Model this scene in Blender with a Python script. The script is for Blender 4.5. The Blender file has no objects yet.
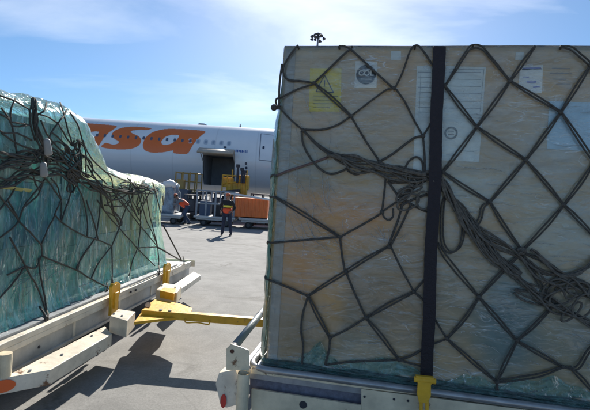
import bpy, bmesh, math, random
from mathutils import Vector, Matrix, noise
from mathutils.bvhtree import BVHTree
R = math.radians
random.seed(7)
S = bpy.context.scene
COL = S.collection

# ------------------------------------------------------------------ camera
F = 446.0; CX = 295.0; CY = 205.0; CAMH = 1.8
ROLL = R(3.5); PITCH = -math.atan(10.4/F)
fwd = Vector((0, math.cos(PITCH), math.sin(PITCH)))
r0 = Vector((1, 0, 0)); u0 = r0.cross(fwd)
rgt = r0*math.cos(ROLL)+u0*math.sin(ROLL)
up = rgt.cross(fwd)
EYE = Vector((0, 0, CAMH))
cd = bpy.data.cameras.new('camera'); cam = bpy.data.objects.new('camera', cd); COL.objects.link(cam)
M3 = Matrix((rgt, up, -fwd)).transposed()
cam.matrix_world = Matrix.Translation(EYE) @ M3.to_4x4()
cd.sensor_width = 36; cd.lens = F/590*36; cd.clip_end = 5000; cd.clip_start = 0.05
S.camera = cam

def ray(px, py):
    return (fwd*F + rgt*(px-CX) - up*(py-CY)).normalized()
def onplane(px, py, P, n):
    d = ray(px, py); t = (P-EYE).dot(n)/d.dot(n); return EYE+d*t
def onz(px, py, z):
    d = ray(px, py); t = (z-CAMH)/d.z; return EYE+d*t
def aty(px, py, y):
    d = ray(px, py); return EYE+d*(y/d.y)

# ------------------------------------------------------------------ materials
MATS = {}
def mat(name, col, rough=.6, metal=0, var=.0, vscale=4, bump=0, bscale=20, spec=.5, col2=None, coord='Object', stretch=None, coat=0):
    if name in MATS: return MATS[name]
    m = bpy.data.materials.new(name); m.use_nodes = True; N = m.node_tree.nodes; L = m.node_tree.links
    b = N['Principled BSDF']; b.inputs['Roughness'].default_value = rough; b.inputs['Metallic'].default_value = metal
    b.inputs['Specular IOR Level'].default_value = spec; b.inputs['Coat Weight'].default_value = coat
    tc = N.new('ShaderNodeTexCoord'); mp = N.new('ShaderNodeMapping'); L.new(tc.outputs[coord], mp.inputs[0])
    if stretch: mp.inputs['Scale'].default_value = stretch
    if col2 is None: col2 = tuple(max(0, c*(1-var)) for c in col)
    nz = N.new('ShaderNodeTexNoise'); nz.inputs['Scale'].default_value = vscale; nz.inputs['Detail'].default_value = 8; nz.inputs['Roughness'].default_value = .65
    L.new(mp.outputs[0], nz.inputs['Vector'])
    cr = N.new('ShaderNodeValToRGB'); cr.color_ramp.elements[0].position = .35; cr.color_ramp.elements[1].position = .65
    cr.color_ramp.elements[0].color = (*col2, 1); cr.color_ramp.elements[1].color = (*col, 1)
    L.new(nz.outputs['Fac'], cr.inputs[0]); L.new(cr.outputs[0], b.inputs['Base Color'])
    if bump:
        n2 = N.new('ShaderNodeTexNoise'); n2.inputs['Scale'].default_value = bscale; n2.inputs['Detail'].default_value = 5
        L.new(mp.outputs[0], n2.inputs['Vector'])
        bp = N.new('ShaderNodeBump'); bp.inputs['Strength'].default_value = bump; bp.inputs['Distance'].default_value = .02
        L.new(n2.outputs['Fac'], bp.inputs['Height']); L.new(bp.outputs[0], b.inputs['Normal'])
    MATS[name] = m; return m

def worn(name, col, rust=(.16, .07, .03), amt=.60, rough=.45, sc=7):
    """paint with grime and chipped rusty spots"""
    if name in MATS: return MATS[name]
    m = mat(name, col, rough=rough, var=.34, vscale=4, bump=.25, bscale=14); N = m.node_tree.nodes; L = m.node_tree.links
    b = N['Principled BSDF']; src = b.inputs['Base Color'].links[0].from_socket
    tc = N.new('ShaderNodeTexCoord'); n = N.new('ShaderNodeTexNoise'); n.inputs['Scale'].default_value = sc; n.inputs['Detail'].default_value = 10; n.inputs['Roughness'].default_value = .7
    L.new(tc.outputs['Object'], n.inputs['Vector'])
    cr = N.new('ShaderNodeValToRGB'); cr.color_ramp.elements[0].position = amt; cr.color_ramp.elements[1].position = amt+.06
    L.new(n.outputs['Fac'], cr.inputs[0])
    mx = N.new('ShaderNodeMix'); mx.data_type = 'RGBA'; L.new(cr.outputs[0], mx.inputs[0]); L.new(src, mx.inputs[6]); mx.inputs[7].default_value = (*rust, 1)
    L.new(mx.outputs[2], b.inputs['Base Color']); return m

def film(name, tint, tint2, lo=.15, hi=.6, rough=.18, transl=.4, stretch=(5, 5, .6), bumpd=.02, ttint=(.8, .95, .93), sc=2.2, thick=0, clear=None, crease=0, cstretch=(1, 1, 1), sheen=1.28):
    m = bpy.data.materials.new(name); m.use_nodes = True; N = m.node_tree.nodes; L = m.node_tree.links
    b = N['Principled BSDF']; out = N['Material Output']
    b.inputs['Roughness'].default_value = rough; b.inputs['Specular IOR Level'].default_value = .8
    b.inputs['Coat Weight'].default_value = .5; b.inputs['Coat Roughness'].default_value = .08
    tc = N.new('ShaderNodeTexCoord'); mp = N.new('ShaderNodeMapping'); mp.inputs['Scale'].default_value = stretch; L.new(tc.outputs['Object'], mp.inputs[0])
    nz = N.new('ShaderNodeTexNoise'); nz.inputs['Scale'].default_value = sc; nz.inputs['Detail'].default_value = 6; nz.inputs['Distortion'].default_value = .8; L.new(mp.outputs[0], nz.inputs['Vector'])
    cr = N.new('ShaderNodeValToRGB'); cr.color_ramp.elements[0].position = .35; cr.color_ramp.elements[1].position = .68
    cr.color_ramp.elements[0].color = (*tint, 1); cr.color_ramp.elements[1].color = (*tint2, 1)
    L.new(nz.outputs['Fac'], cr.inputs[0]); L.new(cr.outputs[0], b.inputs['Base Color'])
    tl = N.new('ShaderNodeBsdfTranslucent'); L.new(cr.outputs[0], tl.inputs[0])
    m1 = N.new('ShaderNodeMixShader'); m1.inputs[0].default_value = transl; L.new(b.outputs[0], m1.inputs[1]); L.new(tl.outputs[0], m1.inputs[2])
    tr = N.new('ShaderNodeBsdfTransparent'); tr.inputs[0].default_value = (*ttint, 1)
    mr = N.new('ShaderNodeMapRange'); mr.inputs['From Min'].default_value = .35; mr.inputs['From Max'].default_value = .7
    mr.inputs['To Min'].default_value = lo; mr.inputs['To Max'].default_value = hi
    n3 = N.new('ShaderNodeTexNoise'); n3.inputs['Scale'].default_value = sc*1.7; n3.inputs['Detail'].default_value = 8; n3.inputs['Distortion'].default_value = 1.5; L.new(mp.outputs[0], n3.inputs['Vector'])
    L.new(n3.outputs['Fac'], mr.inputs['Value'])
    fac = mr.outputs[0]
    if thick:   # more layers of film low on the load
        sp = N.new('ShaderNodeSeparateXYZ'); L.new(tc.outputs['Object'], sp.inputs[0])
        g = N.new('ShaderNodeMapRange'); g.inputs['From Min'].default_value = .55; g.inputs['From Max'].default_value = 1.25; g.inputs['To Min'].default_value = thick; g.inputs['To Max'].default_value = 0
        L.new(sp.outputs[2], g.inputs['Value']); ad = N.new('ShaderNodeMath'); ad.operation = 'ADD'; ad.use_clamp = True
        L.new(fac, ad.inputs[0]); L.new(g.outputs[0], ad.inputs[1]); fac = ad.outputs[0]
    if clear:
        spc = N.new('ShaderNodeSeparateXYZ'); L.new(tc.outputs['Object'], spc.inputs[0])
        g2 = N.new('ShaderNodeMapRange'); g2.inputs['From Min'].default_value = clear[0]; g2.inputs['From Max'].default_value = clear[1]; g2.inputs['To Min'].default_value = 0; g2.inputs['To Max'].default_value = clear[2]; L.new(spc.outputs[1], g2.inputs['Value'])
        sb = N.new('ShaderNodeMath'); sb.operation = 'SUBTRACT'; sb.use_clamp = True; L.new(fac, sb.inputs[0]); L.new(g2.outputs[0], sb.inputs[1]); fac = sb.outputs[0]
    if crease:
        mp2 = N.new('ShaderNodeMapping'); mp2.inputs['Scale'].default_value = cstretch; L.new(tc.outputs['Object'], mp2.inputs[0])
        tot = None
        for csc, cw, amp in ((1.6, .012, 1.0), (4.2, .02, .7), (9.0, .03, .5)):
            cn_ = N.new('ShaderNodeTexNoise'); cn_.inputs['Scale'].default_value = csc; cn_.inputs['Detail'].default_value = 3; cn_.inputs['Distortion'].default_value = 1.2; L.new(mp2.outputs[0], cn_.inputs['Vector'])
            s1 = N.new('ShaderNodeMath'); s1.operation = 'SUBTRACT'; L.new(cn_.outputs['Fac'], s1.inputs[0]); s1.inputs[1].default_value = .5
            s2 = N.new('ShaderNodeMath'); s2.operation = 'ABSOLUTE'; L.new(s1.outputs[0], s2.inputs[0])
            s3_ = N.new('ShaderNodeMapRange'); s3_.inputs['From Min'].default_value = 0; s3_.inputs['From Max'].default_value = cw; s3_.inputs['To Min'].default_value = crease*amp; s3_.inputs['To Max'].default_value = 0; L.new(s2.outputs[0], s3_.inputs['Value'])
            pm = N.new('ShaderNodeTexNoise'); pm.inputs['Scale'].default_value = csc*.7; L.new(tc.outputs['Object'], pm.inputs['Vector'])
            pr = N.new('ShaderNodeMapRange'); pr.inputs['From Min'].default_value = .42; pr.inputs['From Max'].default_value = .62; L.new(pm.outputs['Fac'], pr.inputs['Value'])
            s4 = N.new('ShaderNodeMath'); s4.operation = 'MULTIPLY'; L.new(s3_.outputs[0], s4.inputs[0]); L.new(pr.outputs[0], s4.inputs[1])
            if tot is None: tot = s4.outputs[0]
            else:
                s5 = N.new('ShaderNodeMath'); s5.operation = 'MAXIMUM'; L.new(tot, s5.inputs[0]); L.new(s4.outputs[0], s5.inputs[1]); tot = s5.outputs[0]
        s6 = N.new('ShaderNodeMath'); s6.operation = 'MAXIMUM'; L.new(fac, s6.inputs[0]); L.new(tot, s6.inputs[1]); fac = s6.outputs[0]
        cm = N.new('ShaderNodeMix'); cm.data_type = 'RGBA'; L.new(tot, cm.inputs[0]); L.new(cr.outputs[0], cm.inputs[6]); cm.inputs[7].default_value = (.88, .92, .90, 1); L.new(cm.outputs[2], b.inputs['Base Color'])
    m2 = N.new('ShaderNodeMixShader'); L.new(fac, m2.inputs[0]); L.new(tr.outputs[0], m2.inputs[1]); L.new(m1.outputs[0], m2.inputs[2])
    gl = N.new('ShaderNodeBsdfGlossy'); gl.inputs['Roughness'].default_value = rough*.8; gl.inputs[0].default_value = (1, 1, 1, 1)
    fr_ = N.new('ShaderNodeFresnel'); fr_.inputs[0].default_value = sheen
    m3 = N.new('ShaderNodeMixShader'); L.new(fr_.outputs[0], m3.inputs[0]); L.new(m2.outputs[0], m3.inputs[1]); L.new(gl.outputs[0], m3.inputs[2])
    L.new(m3.outputs[0], out.inputs[0])
    n2 = N.new('ShaderNodeTexNoise'); n2.inputs['Scale'].default_value = sc*2.2; n2.inputs['Detail'].default_value = 4; n2.inputs['Distortion'].default_value = 1; L.new(mp.outputs[0], n2.inputs['Vector'])
    bp = N.new('ShaderNodeBump'); bp.inputs['Strength'].default_value = 1; bp.inputs['Distance'].default_value = bumpd
    L.new(n2.outputs['Fac'], bp.inputs['Height']); L.new(bp.outputs[0], b.inputs['Normal']); L.new(bp.outputs[0], gl.inputs['Normal']); L.new(bp.outputs[0], fr_.inputs['Normal'])
    return m

M_white = worn('painted_steel_white', (.84, .75, .60))
M_cream = worn('painted_steel_cream', (.84, .71, .49), amt=.60)
M_grey = worn('galvanised_grey', (.33, .34, .35), amt=.66, rough=.4)
M_deck = mat('deck_metal', (.42, .43, .44), rough=.45, metal=.4, var=.35, vscale=6, bump=.1)
M_pipe = mat('roller_pipe', (.40, .39, .38), rough=.35, metal=.6, var=.3, vscale=9)
M_dark = mat('dark_steel', (.035, .038, .05), rough=.6, var=.4)
M_recess = mat('recess_rubber', (.20, .20, .25), rough=.8, var=.4, vscale=30)
M_yellow = worn('yellow_paint', (.88, .48, .03), rust=(.22, .12, .05), amt=.61)
M_tyre = mat('tyre_rubber', (.03, .03, .03), rough=.85, var=.2)
M_rope = mat('net_rope', (.12, .108, .09), rough=.85, var=.45, vscale=60, bump=.8, bscale=160)
M_rope2 = mat('net_rope_pale', (.20, .175, .14), rough=.9, var=.5, vscale=50, bump=.8, bscale=160)
M_strap = mat('strap_webbing', (.018, .012, .016), rough=.7, var=.3, vscale=40, bump=.4, bscale=90)
M_orange = mat('orange_reflector', (.75, .12, .02), rough=.25)
M_red = mat('red_reflector', (.5, .02, .02), rough=.25)

# ------------------------------------------------------------------ object helpers
def fin(name, bm, m, parent=None, smooth=False, loc=None):
    bmesh.ops.recalc_face_normals(bm, faces=bm.faces)
    me = bpy.data.meshes.new(name); 
    if loc is not None: bmesh.ops.translate(bm, verts=bm.verts, vec=-loc)
    bm.to_mesh(me); bm.free(); o = bpy.data.objects.new(name, me); COL.objects.link(o)
    if m: me.materials.append(m)
    if smooth: me.shade_smooth()
    if loc is not None: o.location = loc
    if parent is not None:
        o.parent = parent
        pl = Vector(parent.location) if parent.parent is None else Vector(parent.parent.location)+Vector(parent.location)
        base = Vector(o.location)
        o.location = base-pl
    return o
def tag(o, label=None, cat=None, group=None, kind=None):
    if label: o['label'] = label
    if cat: o['category'] = cat
    if group: o['group'] = group
    if kind: o['kind'] = kind
    return o
def empty(name, loc, label, cat, group=None):
    o = bpy.data.objects.new(name, None); COL.objects.link(o); o.location = loc; o.empty_display_size = .1
    return tag(o, label, cat, group)
def NB(): return bmesh.new()
def prism(bm, pts, thick, dirv=Vector((0, 0, -1))):
    a = [bm.verts.new(p) for p in pts]; b = [bm.verts.new(p+dirv*thick) for p in pts]
    n = len(pts); bm.faces.new(a); bm.faces.new(b[::-1])
    for i in range(n): bm.faces.new((a[i], b[i], b[(i+1) % n], a[(i+1) % n]))
def obox(bm, c, ax, ay, az, sx, sy, sz):
    vs = []
    for i in (-1, 1):
        for j in (-1, 1):
            for k in (-1, 1): vs.append(bm.verts.new(c+ax*(i*sx/2)+ay*(j*sy/2)+az*(k*sz/2)))
    for f in ((0, 1, 3, 2), (4, 6, 7, 5), (0, 4, 5, 1), (2, 3, 7, 6), (0, 2, 6, 4), (1, 5, 7, 3)):
        bm.faces.new([vs[q] for q in f])
XA = Vector((1, 0, 0)); YA = Vector((0, 1, 0)); ZA = Vector((0, 0, 1))
def box(bm, x0, x1, y0, y1, z0, z1):
    obox(bm, Vector(((x0+x1)/2, (y0+y1)/2, (z0+z1)/2)), XA, YA, ZA, x1-x0, y1-y0, z1-z0)
def catmull(pts, per=4):
    if len(pts) < 3:
        return [pts[0].lerp(pts[1], i/(per*2)) for i in range(per*2+1)]
    P = [pts[0]*2-pts[1]]+list(pts)+[pts[-1]*2-pts[-2]]; out = []
    for i in range(1, len(P)-2):
        a, b, c, d = P[i-1:i+3]
        for k in range(per):
            t = k/per
            out.append(.5*((2*b)+(c-a)*t+(2*a-5*b+4*c-d)*t*t+(3*b-a-3*c+d)*t*t*t))
    out.append(P[-2]); return out
def tube(bm, pts, r, seg=8, caps=True, flat=1.0, twist=0):
    n = len(pts); rings = []; prev = None
    for i, p in enumerate(pts):
        t = (pts[min(i+1, n-1)]-pts[max(i-1, 0)])
        if t.length < 1e-9: t = Vector((0, 0, 1))
        t.normalize()
        if prev is None:
            a = t.orthogonal().normalized()
        else:
            a = prev-t*prev.dot(t)
            a = a.normalized() if a.length > 1e-6 else t.orthogonal().normalized()
        prev = a; b = t.cross(a); rr = r(i/(n-1)) if callable(r) else r
        rings.append([bm.verts.new(p+a*math.cos(2*math.pi*k/seg)*rr+b*math.sin(2*math.pi*k/seg)*rr*flat) for k in range(seg)])
    for i in range(n-1):
        for k in range(seg):
            bm.faces.new((rings[i][k], rings[i][(k+1) % seg], rings[i+1][(k+1) % seg], rings[i+1][k]))
    if caps:
        bm.faces.new(rings[0][::-1]); bm.faces.new(rings[-1])
def cyl(bm, a, b, r, seg=16): tube(bm, [a, b], r, seg)
def bev(o, w=.004, s=2):
    md = o.modifiers.new('bevel', 'BEVEL'); md.width = w; md.segments = s; md.limit_method = 'ANGLE'; md.angle_limit = R(40); return o

# ------------------------------------------------------------------ world, sun
SUN_E = R(33); SUN_A = R(3)
w = bpy.data.worlds.new('World'); S.world = w; w.use_nodes = True
N = w.node_tree.nodes; L = w.node_tree.links
bg = N['Background']; sky = N.new('ShaderNodeTexSky'); sky.sky_type = 'NISHITA'; sky.sun_disc = False
sky.sun_elevation = SUN_E; sky.sun_rotation = SUN_A; sky.air_density = .75; sky.dust_density = .42; sky.ozone_density = 1.6; sky.altitude = 900
tc = N.new('ShaderNodeTexCoord')
sp = N.new('ShaderNodeSeparateXYZ'); L.new(tc.outputs['Generated'], sp.inputs[0])
zz = N.new('ShaderNodeMath'); zz.operation = 'ADD'; L.new(sp.outputs[2], zz.inputs[0]); zz.inputs[1].default_value = .12
dv = N.new('ShaderNodeVectorMath'); dv.operation = 'DIVIDE'; L.new(tc.outputs['Generated'], dv.inputs[0])
cb = N.new('ShaderNodeCombineXYZ')
for i in range(3): L.new(zz.outputs[0], cb.inputs[i])
L.new(cb.outputs[0], dv.inputs[1])
mp = N.new('ShaderNodeMapping'); mp.inputs['Scale'].default_value = (.55, 1.0, 0); mp.inputs['Rotation'].default_value = (0, 0, R(8)); mp.inputs['Location'].default_value = (5.5, 8.1, 0)
L.new(dv.outputs[0], mp.inputs[0])
cn = N.new('ShaderNodeTexNoise'); cn.inputs['Scale'].default_value = 1.1; cn.inputs['Detail'].default_value = 12; cn.inputs['Roughness'].default_value = .55; cn.inputs['Distortion'].default_value = .5
L.new(mp.outputs[0], cn.inputs['Vector'])
cr = N.new('ShaderNodeValToRGB'); cr.color_ramp.elements[0].position = .46; cr.color_ramp.elements[1].position = .80
cr.color_ramp.elements[0].color = (0, 0, 0, 1); cr.color_ramp.elements[1].color = (.8, .8, .8, 1)
L.new(cn.outputs['Fac'], cr.inputs[0])
mx = N.new('ShaderNodeMix'); mx.data_type = 'RGBA'
hs_ = N.new('ShaderNodeHueSaturation'); hs_.inputs['Saturation'].default_value = 1.15; hs_.inputs['Hue'].default_value = .492; hs_.inputs['Value'].default_value = .85; L.new(sky.outputs[0], hs_.inputs['Color'])
ca = N.new('ShaderNodeMix'); ca.data_type = 'RGBA'; ca.blend_type = 'ADD'; ca.inputs[0].default_value = 1; ca.inputs[6].default_value = (1.1, 1.2, 1.35, 1)
c2 = N.new('ShaderNodeHueSaturation'); c2.inputs['Saturation'].default_value = .35; c2.inputs['Value'].default_value = 1.05; L.new(sky.outputs[0], c2.inputs['Color']); L.new(c2.outputs[0], ca.inputs[7])
fd = N.new('ShaderNodeMapRange'); fd.interpolation_type = 'SMOOTHSTEP'; fd.inputs['From Min'].default_value = .04; fd.inputs['From Max'].default_value = .34; L.new(sp.outputs[2], fd.inputs['Value'])
fm_ = N.new('ShaderNodeMath'); fm_.operation = 'MULTIPLY'; L.new(cr.outputs[0], fm_.inputs[0]); L.new(fd.outputs[0], fm_.inputs[1])
va = N.new('ShaderNodeVectorMath'); va.operation = 'ADD'; va.inputs[1].default_value = (0, 0, .10); L.new(tc.outputs['Generated'], va.inputs[0])
vn = N.new('ShaderNodeVectorMath'); vn.operation = 'NORMALIZE'; L.new(va.outputs[0], vn.inputs[0]); L.new(vn.outputs[0], sky.inputs['Vector'])
L.new(fm_.outputs[0], mx.inputs[0]); L.new(hs_.outputs[0], mx.inputs[6]); L.new(ca.outputs[2], mx.inputs[7])
L.new(mx.outputs[2], bg.inputs[0]); bg.inputs[1].default_value = .085
sd = bpy.data.lights.new('sun', 'SUN'); sd.energy = 3.5; sd.angle = R(.53); sd.color = (1, .95, .87)
so = bpy.data.objects.new('sun', sd); COL.objects.link(so)
sv = Vector((math.sin(SUN_A)*math.cos(SUN_E), math.cos(SUN_A)*math.cos(SUN_E), math.sin(SUN_E)))
so.rotation_mode = 'QUATERNION'; so.rotation_quaternion = sv.to_track_quat('Z', 'Y'); so.location = (0, 0, 30)
S.view_settings.view_transform = 'Standard'; S.view_settings.look = 'None'; S.view_settings.exposure = 1.2; S.view_settings.gamma = 1

# ------------------------------------------------------------------ ground
def ground():
    bm = NB(); n = 4; E = 2500
    for i in range(n):
        for j in range(n):
            x0, x1 = -E+2*E*i/n, -E+2*E*(i+1)/n; y0, y1 = -E+2*E*j/n, -E+2*E*(j+1)/n
            bm.faces.new([bm.verts.new(v) for v in ((x0, y0, 0), (x1, y0, 0), (x1, y1, 0), (x0, y1, 0))])
    bmesh.ops.remove_doubles(bm, verts=bm.verts, dist=.01)
    m = bpy.data.materials.new('apron_concrete'); m.use_nodes = True; N = m.node_tree.nodes; L = m.node_tree.links
    b = N['Principled BSDF']; b.inputs['Roughness'].default_value = .9; b.inputs['Specular IOR Level'].default_value = .25
    tc = N.new('ShaderNodeTexCoord')
    def nz(sc, det=8, ro=.6, dist=0, st=None):
        mp = N.new('ShaderNodeMapping'); L.new(tc.outputs['Object'], mp.inputs[0])
        if st: mp.inputs['Scale'].default_value = st
        t = N.new('ShaderNodeTexNoise'); t.inputs['Scale'].default_value = sc; t.inputs['Detail'].default_value = det; t.inputs['Roughness'].default_value = ro; t.inputs['Distortion'].default_value = dist
        L.new(mp.outputs[0], t.inputs['Vector']); return t.outputs['Fac']
    def ramp(f, p0, c0, p1, c1):
        r = N.new('ShaderNodeValToRGB'); r.color_ramp.elements[0].position = p0; r.color_ramp.elements[1].position = p1
        r.color_ramp.elements[0].color = (*c0, 1); r.color_ramp.elements[1].color = (*c1, 1); L.new(f, r.inputs[0]); return r.outputs[0]
    def mul(a, c, k=1.0):
        x = N.new('ShaderNodeMix'); x.data_type = 'RGBA'; x.blend_type = 'MULTIPLY'; x.inputs[0].default_value = k; L.new(a, x.inputs[6]); L.new(c, x.inputs[7]); return x.outputs[2]
    c = ramp(nz(.45, 6, .6, .4), .3, (.265, .258, .242), .7, (.335, .325, .306))
    c = mul(c, ramp(nz(2.6, 9, .7, .6), .3, (.78, .78, .78), .62, (1.05, 1.05, 1.05)))
    c = mul(c, ramp(nz(45, 6, .8), .3, (.72, .72, .72), .65, (1.1, 1.1, 1.1)))
    c = mul(c, ramp(nz(1.3, 4, .5, .3, (.3, 1.6, 1)), .60, (1, 1, 1), .74, (.74, .73, .71)))
    c = mul(c, ramp(nz(.9, 10, .65, .8), .62, (1, 1, 1), .68, (.62, .61, .59)))
    v = N.new('ShaderNodeTexVoronoi'); v.feature = 'DISTANCE_TO_EDGE'; v.inputs['Scale'].default_value = .35
    mp = N.new('ShaderNodeMapping'); L.new(tc.outputs['Object'], mp.inputs[0])
    ad = N.new('ShaderNodeMix'); ad.data_type = 'VECTOR'
    L.new(mp.outputs[0], v.inputs['Vector'])
    c = mul(c, ramp(v.outputs['Distance'], .001, (.8, .8, .8), .003, (1, 1, 1)), .5)
    L.new(c, b.inputs['Base Color'])
    bp = N.new('ShaderNodeBump'); bp.inputs['Strength'].default_value = .6; bp.inputs['Distance'].default_value = .006
    L.new(nz(70, 8, .8), bp.inputs['Height']); L.new(bp.outputs[0], b.inputs['Normal'])
    o = fin('ground', bm, m); tag(o, kind='structure')
ground()

# ------------------------------------------------------------------ RIGHT LOAD: frame of reference
CB = .60
P0 = onz(266, 362, CB)                                  # lower left front corner of the carton
AD = math.atan(446/2395)
du = Vector((math.cos(AD), -math.sin(AD), 0)); dn = Vector((math.sin(AD), math.cos(AD), 0)) # along, inward
fn = -dn
tp = onplane(285, 47, P0, dn); CT = tp.z
def FP(px, py, off=0.0): return onplane(px, py, P0+fn*off, dn)
def BX(u, v, z): return Vector((P0.x, P0.y, 0))+du*u+dn*v+ZA*z
LEN = 3.15; DEP = 2.35
print('carton', P0, CT)

def carton_mat():
    m = bpy.data.materials.new('carton_board'); m.use_nodes = True; N = m.node_tree.nodes; L = m.node_tree.links
    b = N['Principled BSDF']; b.inputs['Roughness'].default_value = .75
    tc = N.new('ShaderNodeTexCoord'); 
    def nz(sc, st, det=6, dist=.4, ro=.6):
        mp = N.new('ShaderNodeMapping'); L.new(tc.outputs['Object'], mp.inputs[0]); mp.inputs['Scale'].default_value = st
        t = N.new('ShaderNodeTexNoise'); t.inputs['Scale'].default_value = sc; t.inputs['Detail'].default_value = det; t.inputs['Distortion'].default_value = dist; t.inputs['Roughness'].default_value = ro
        L.new(mp.outputs[0], t.inputs['Vector']); return t.outputs['Fac']
    def ramp(f, p0, c0, p1, c1):
        r = N.new('ShaderNodeValToRGB'); r.color_ramp.elements[0].position = p0; r.color_ramp.elements[1].position = p1
        r.color_ramp.elements[0].color = (*c0, 1); r.color_ramp.elements[1].color = (*c1, 1); L.new(f, r.inputs[0]); return r.outputs[0]
    def mixc(f, a, c, mode='MIX'):
        x = N.new('ShaderNodeMix'); x.data_type = 'RGBA'; x.blend_type = mode
        if isinstance(f, float): x.inputs[0].default_value = f
        else: L.new(f, x.inputs[0])
        L.new(a, x.inputs[6]); L.new(c, x.inputs[7]); return x.outputs[2]
    a = ramp(nz(1.1, (1, 1, 1), 5), .35, (.50, .42, .30), .65, (.62, .54, .43))
    g = ramp(nz(.9, (1, 1, 1.4), 4), .40, (.56, .53, .46), .60, (.62, .45, .26))
    c = mixc(.62, a, g); c = mixc(.5, c, ramp(nz(.55, (1.3, 1, .8), 3, .8), .5, (1, 1, 1), .68, (.86, .95, 1.04)), 'MULTIPLY')
    c = mixc(.55, c, ramp(nz(2.2, (.8, 1, 40), 8, .1), .3, (.80, .79, .77), .6, (1.05, 1.05, 1.05)), 'MULTIPLY')
    c = mixc(.6, c, ramp(nz(14, (1, 1, 30), 8, .2), .3, (.85, .84, .82), .6, (1.04, 1.04, 1.04)), 'MULTIPLY')
    def blob(c, px, py, rx, rz, col, k):  # soft patches: film reflections and stains painted into the board colour
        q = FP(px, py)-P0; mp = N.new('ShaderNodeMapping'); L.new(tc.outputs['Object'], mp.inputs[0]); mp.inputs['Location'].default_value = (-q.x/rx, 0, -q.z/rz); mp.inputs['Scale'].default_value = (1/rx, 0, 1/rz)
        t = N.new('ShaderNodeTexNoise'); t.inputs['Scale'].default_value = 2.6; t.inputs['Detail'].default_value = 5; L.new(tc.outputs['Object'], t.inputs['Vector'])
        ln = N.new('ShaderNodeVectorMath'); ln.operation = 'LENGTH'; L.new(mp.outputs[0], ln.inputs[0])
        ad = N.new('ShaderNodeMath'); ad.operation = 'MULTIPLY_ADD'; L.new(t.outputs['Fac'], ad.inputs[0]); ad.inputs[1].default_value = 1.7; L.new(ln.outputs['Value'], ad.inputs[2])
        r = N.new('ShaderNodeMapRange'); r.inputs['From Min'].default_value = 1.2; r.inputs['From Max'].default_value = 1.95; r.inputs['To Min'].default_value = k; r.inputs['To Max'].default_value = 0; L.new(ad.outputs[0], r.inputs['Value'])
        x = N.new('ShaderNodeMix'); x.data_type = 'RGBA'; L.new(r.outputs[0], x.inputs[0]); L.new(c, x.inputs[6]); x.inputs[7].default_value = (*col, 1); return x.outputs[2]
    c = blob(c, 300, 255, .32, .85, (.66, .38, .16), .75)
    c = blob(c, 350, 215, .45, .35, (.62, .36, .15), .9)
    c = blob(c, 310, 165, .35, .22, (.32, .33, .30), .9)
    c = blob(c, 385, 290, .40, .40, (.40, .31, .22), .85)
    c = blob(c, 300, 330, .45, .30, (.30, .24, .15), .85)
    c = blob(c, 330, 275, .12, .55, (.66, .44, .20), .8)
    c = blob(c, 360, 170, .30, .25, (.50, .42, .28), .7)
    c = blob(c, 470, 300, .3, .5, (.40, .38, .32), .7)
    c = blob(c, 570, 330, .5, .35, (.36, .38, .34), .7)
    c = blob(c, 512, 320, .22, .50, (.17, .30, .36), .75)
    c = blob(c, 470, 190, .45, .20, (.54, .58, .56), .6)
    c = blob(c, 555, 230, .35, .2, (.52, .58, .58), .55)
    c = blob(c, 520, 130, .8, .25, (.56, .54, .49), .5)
    x = N.new('ShaderNodeMix'); x.data_type = 'RGBA'; x.blend_type = 'MULTIPLY'; x.inputs[0].default_value = 1; L.new(c, x.inputs[6]); x.inputs[7].default_value = (1.12, 1.04, .92, 1); c = x.outputs[2]
    L.new(c, b.inputs['Base Color'])
    return m
root = empty('plywood_crate', P0+dn*DEP/2+du*LEN/2, 'tall tan plywood crate wrapped in clear film on the right dolly, with yellow warning label', 'crate')
bm = NB(); nu, nz_ = 1, 1
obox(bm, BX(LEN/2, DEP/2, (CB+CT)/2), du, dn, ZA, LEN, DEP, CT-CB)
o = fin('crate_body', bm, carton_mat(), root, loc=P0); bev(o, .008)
M_plank = mat('crate_batten', (.30, .24, .17), rough=.8, var=.3, vscale=5, stretch=(1, 1, 8))
bm = NB()
for s in (0,):
    obox(bm, BX(.045, -.003, (CB+CT)/2), du, dn, ZA, .07, .012, CT-CB-.03)
o = fin('corner_batten', bm, mat('corner_board', (.46, .43, .38), rough=.75, var=.2, vscale=6, stretch=(8, 8, 1)), root)

# papers on the crate
def sheet(name, px, m, off, parent=root, **k):
    bm = NB(); pts = [FP(x, y, off) for x, y in px]
    prism(bm, pts, .0015, dn); o = fin(name, bm, m, parent)
    for kk, vv in k.items(): o[kk] = vv
    return o
M_ylw = mat('label_yellow', (.85, .70, .07), rough=.5, var=.12, vscale=8)
M_paper = mat('label_paper', (.90, .88, .82), rough=.5, var=.1, vscale=5)
M_paper2 = mat('pouch_pale', (.78, .80, .76), rough=.35, var=.12, vscale=5)
M_blue = mat('pouch_blue', (.56, .72, .82), rough=.3, var=.12, vscale=5)
M_ink = mat('label_ink', (.035, .035, .04), rough=.6)
M_inkg = mat('label_ink_grey', (.22, .24, .25), rough=.6)
M_inkb = mat('label_ink_blue', (.2, .2, .5), rough=.6)
yl = sheet('warning_label', [(310, 68), (341.5, 68), (341, 111.5), (309, 111.5)], M_ylw, .004, label='yellow warning label with black triangle')
def strips(name, quads, m, off, parent):
    bm = NB()
    for a, b_, wd in quads:
        A = FP(*a, off); B = FP(*b_, off); d = (B-A).normalized(); nn = fn.cross(d)*wd/2
        prism(bm, [A-nn, B-nn, B+nn, A+nn], .0005, dn)
    o = fin(name, bm, m, parent); return o
def childof(o, p):
    o.location = Vector(o.location); return o
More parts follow.
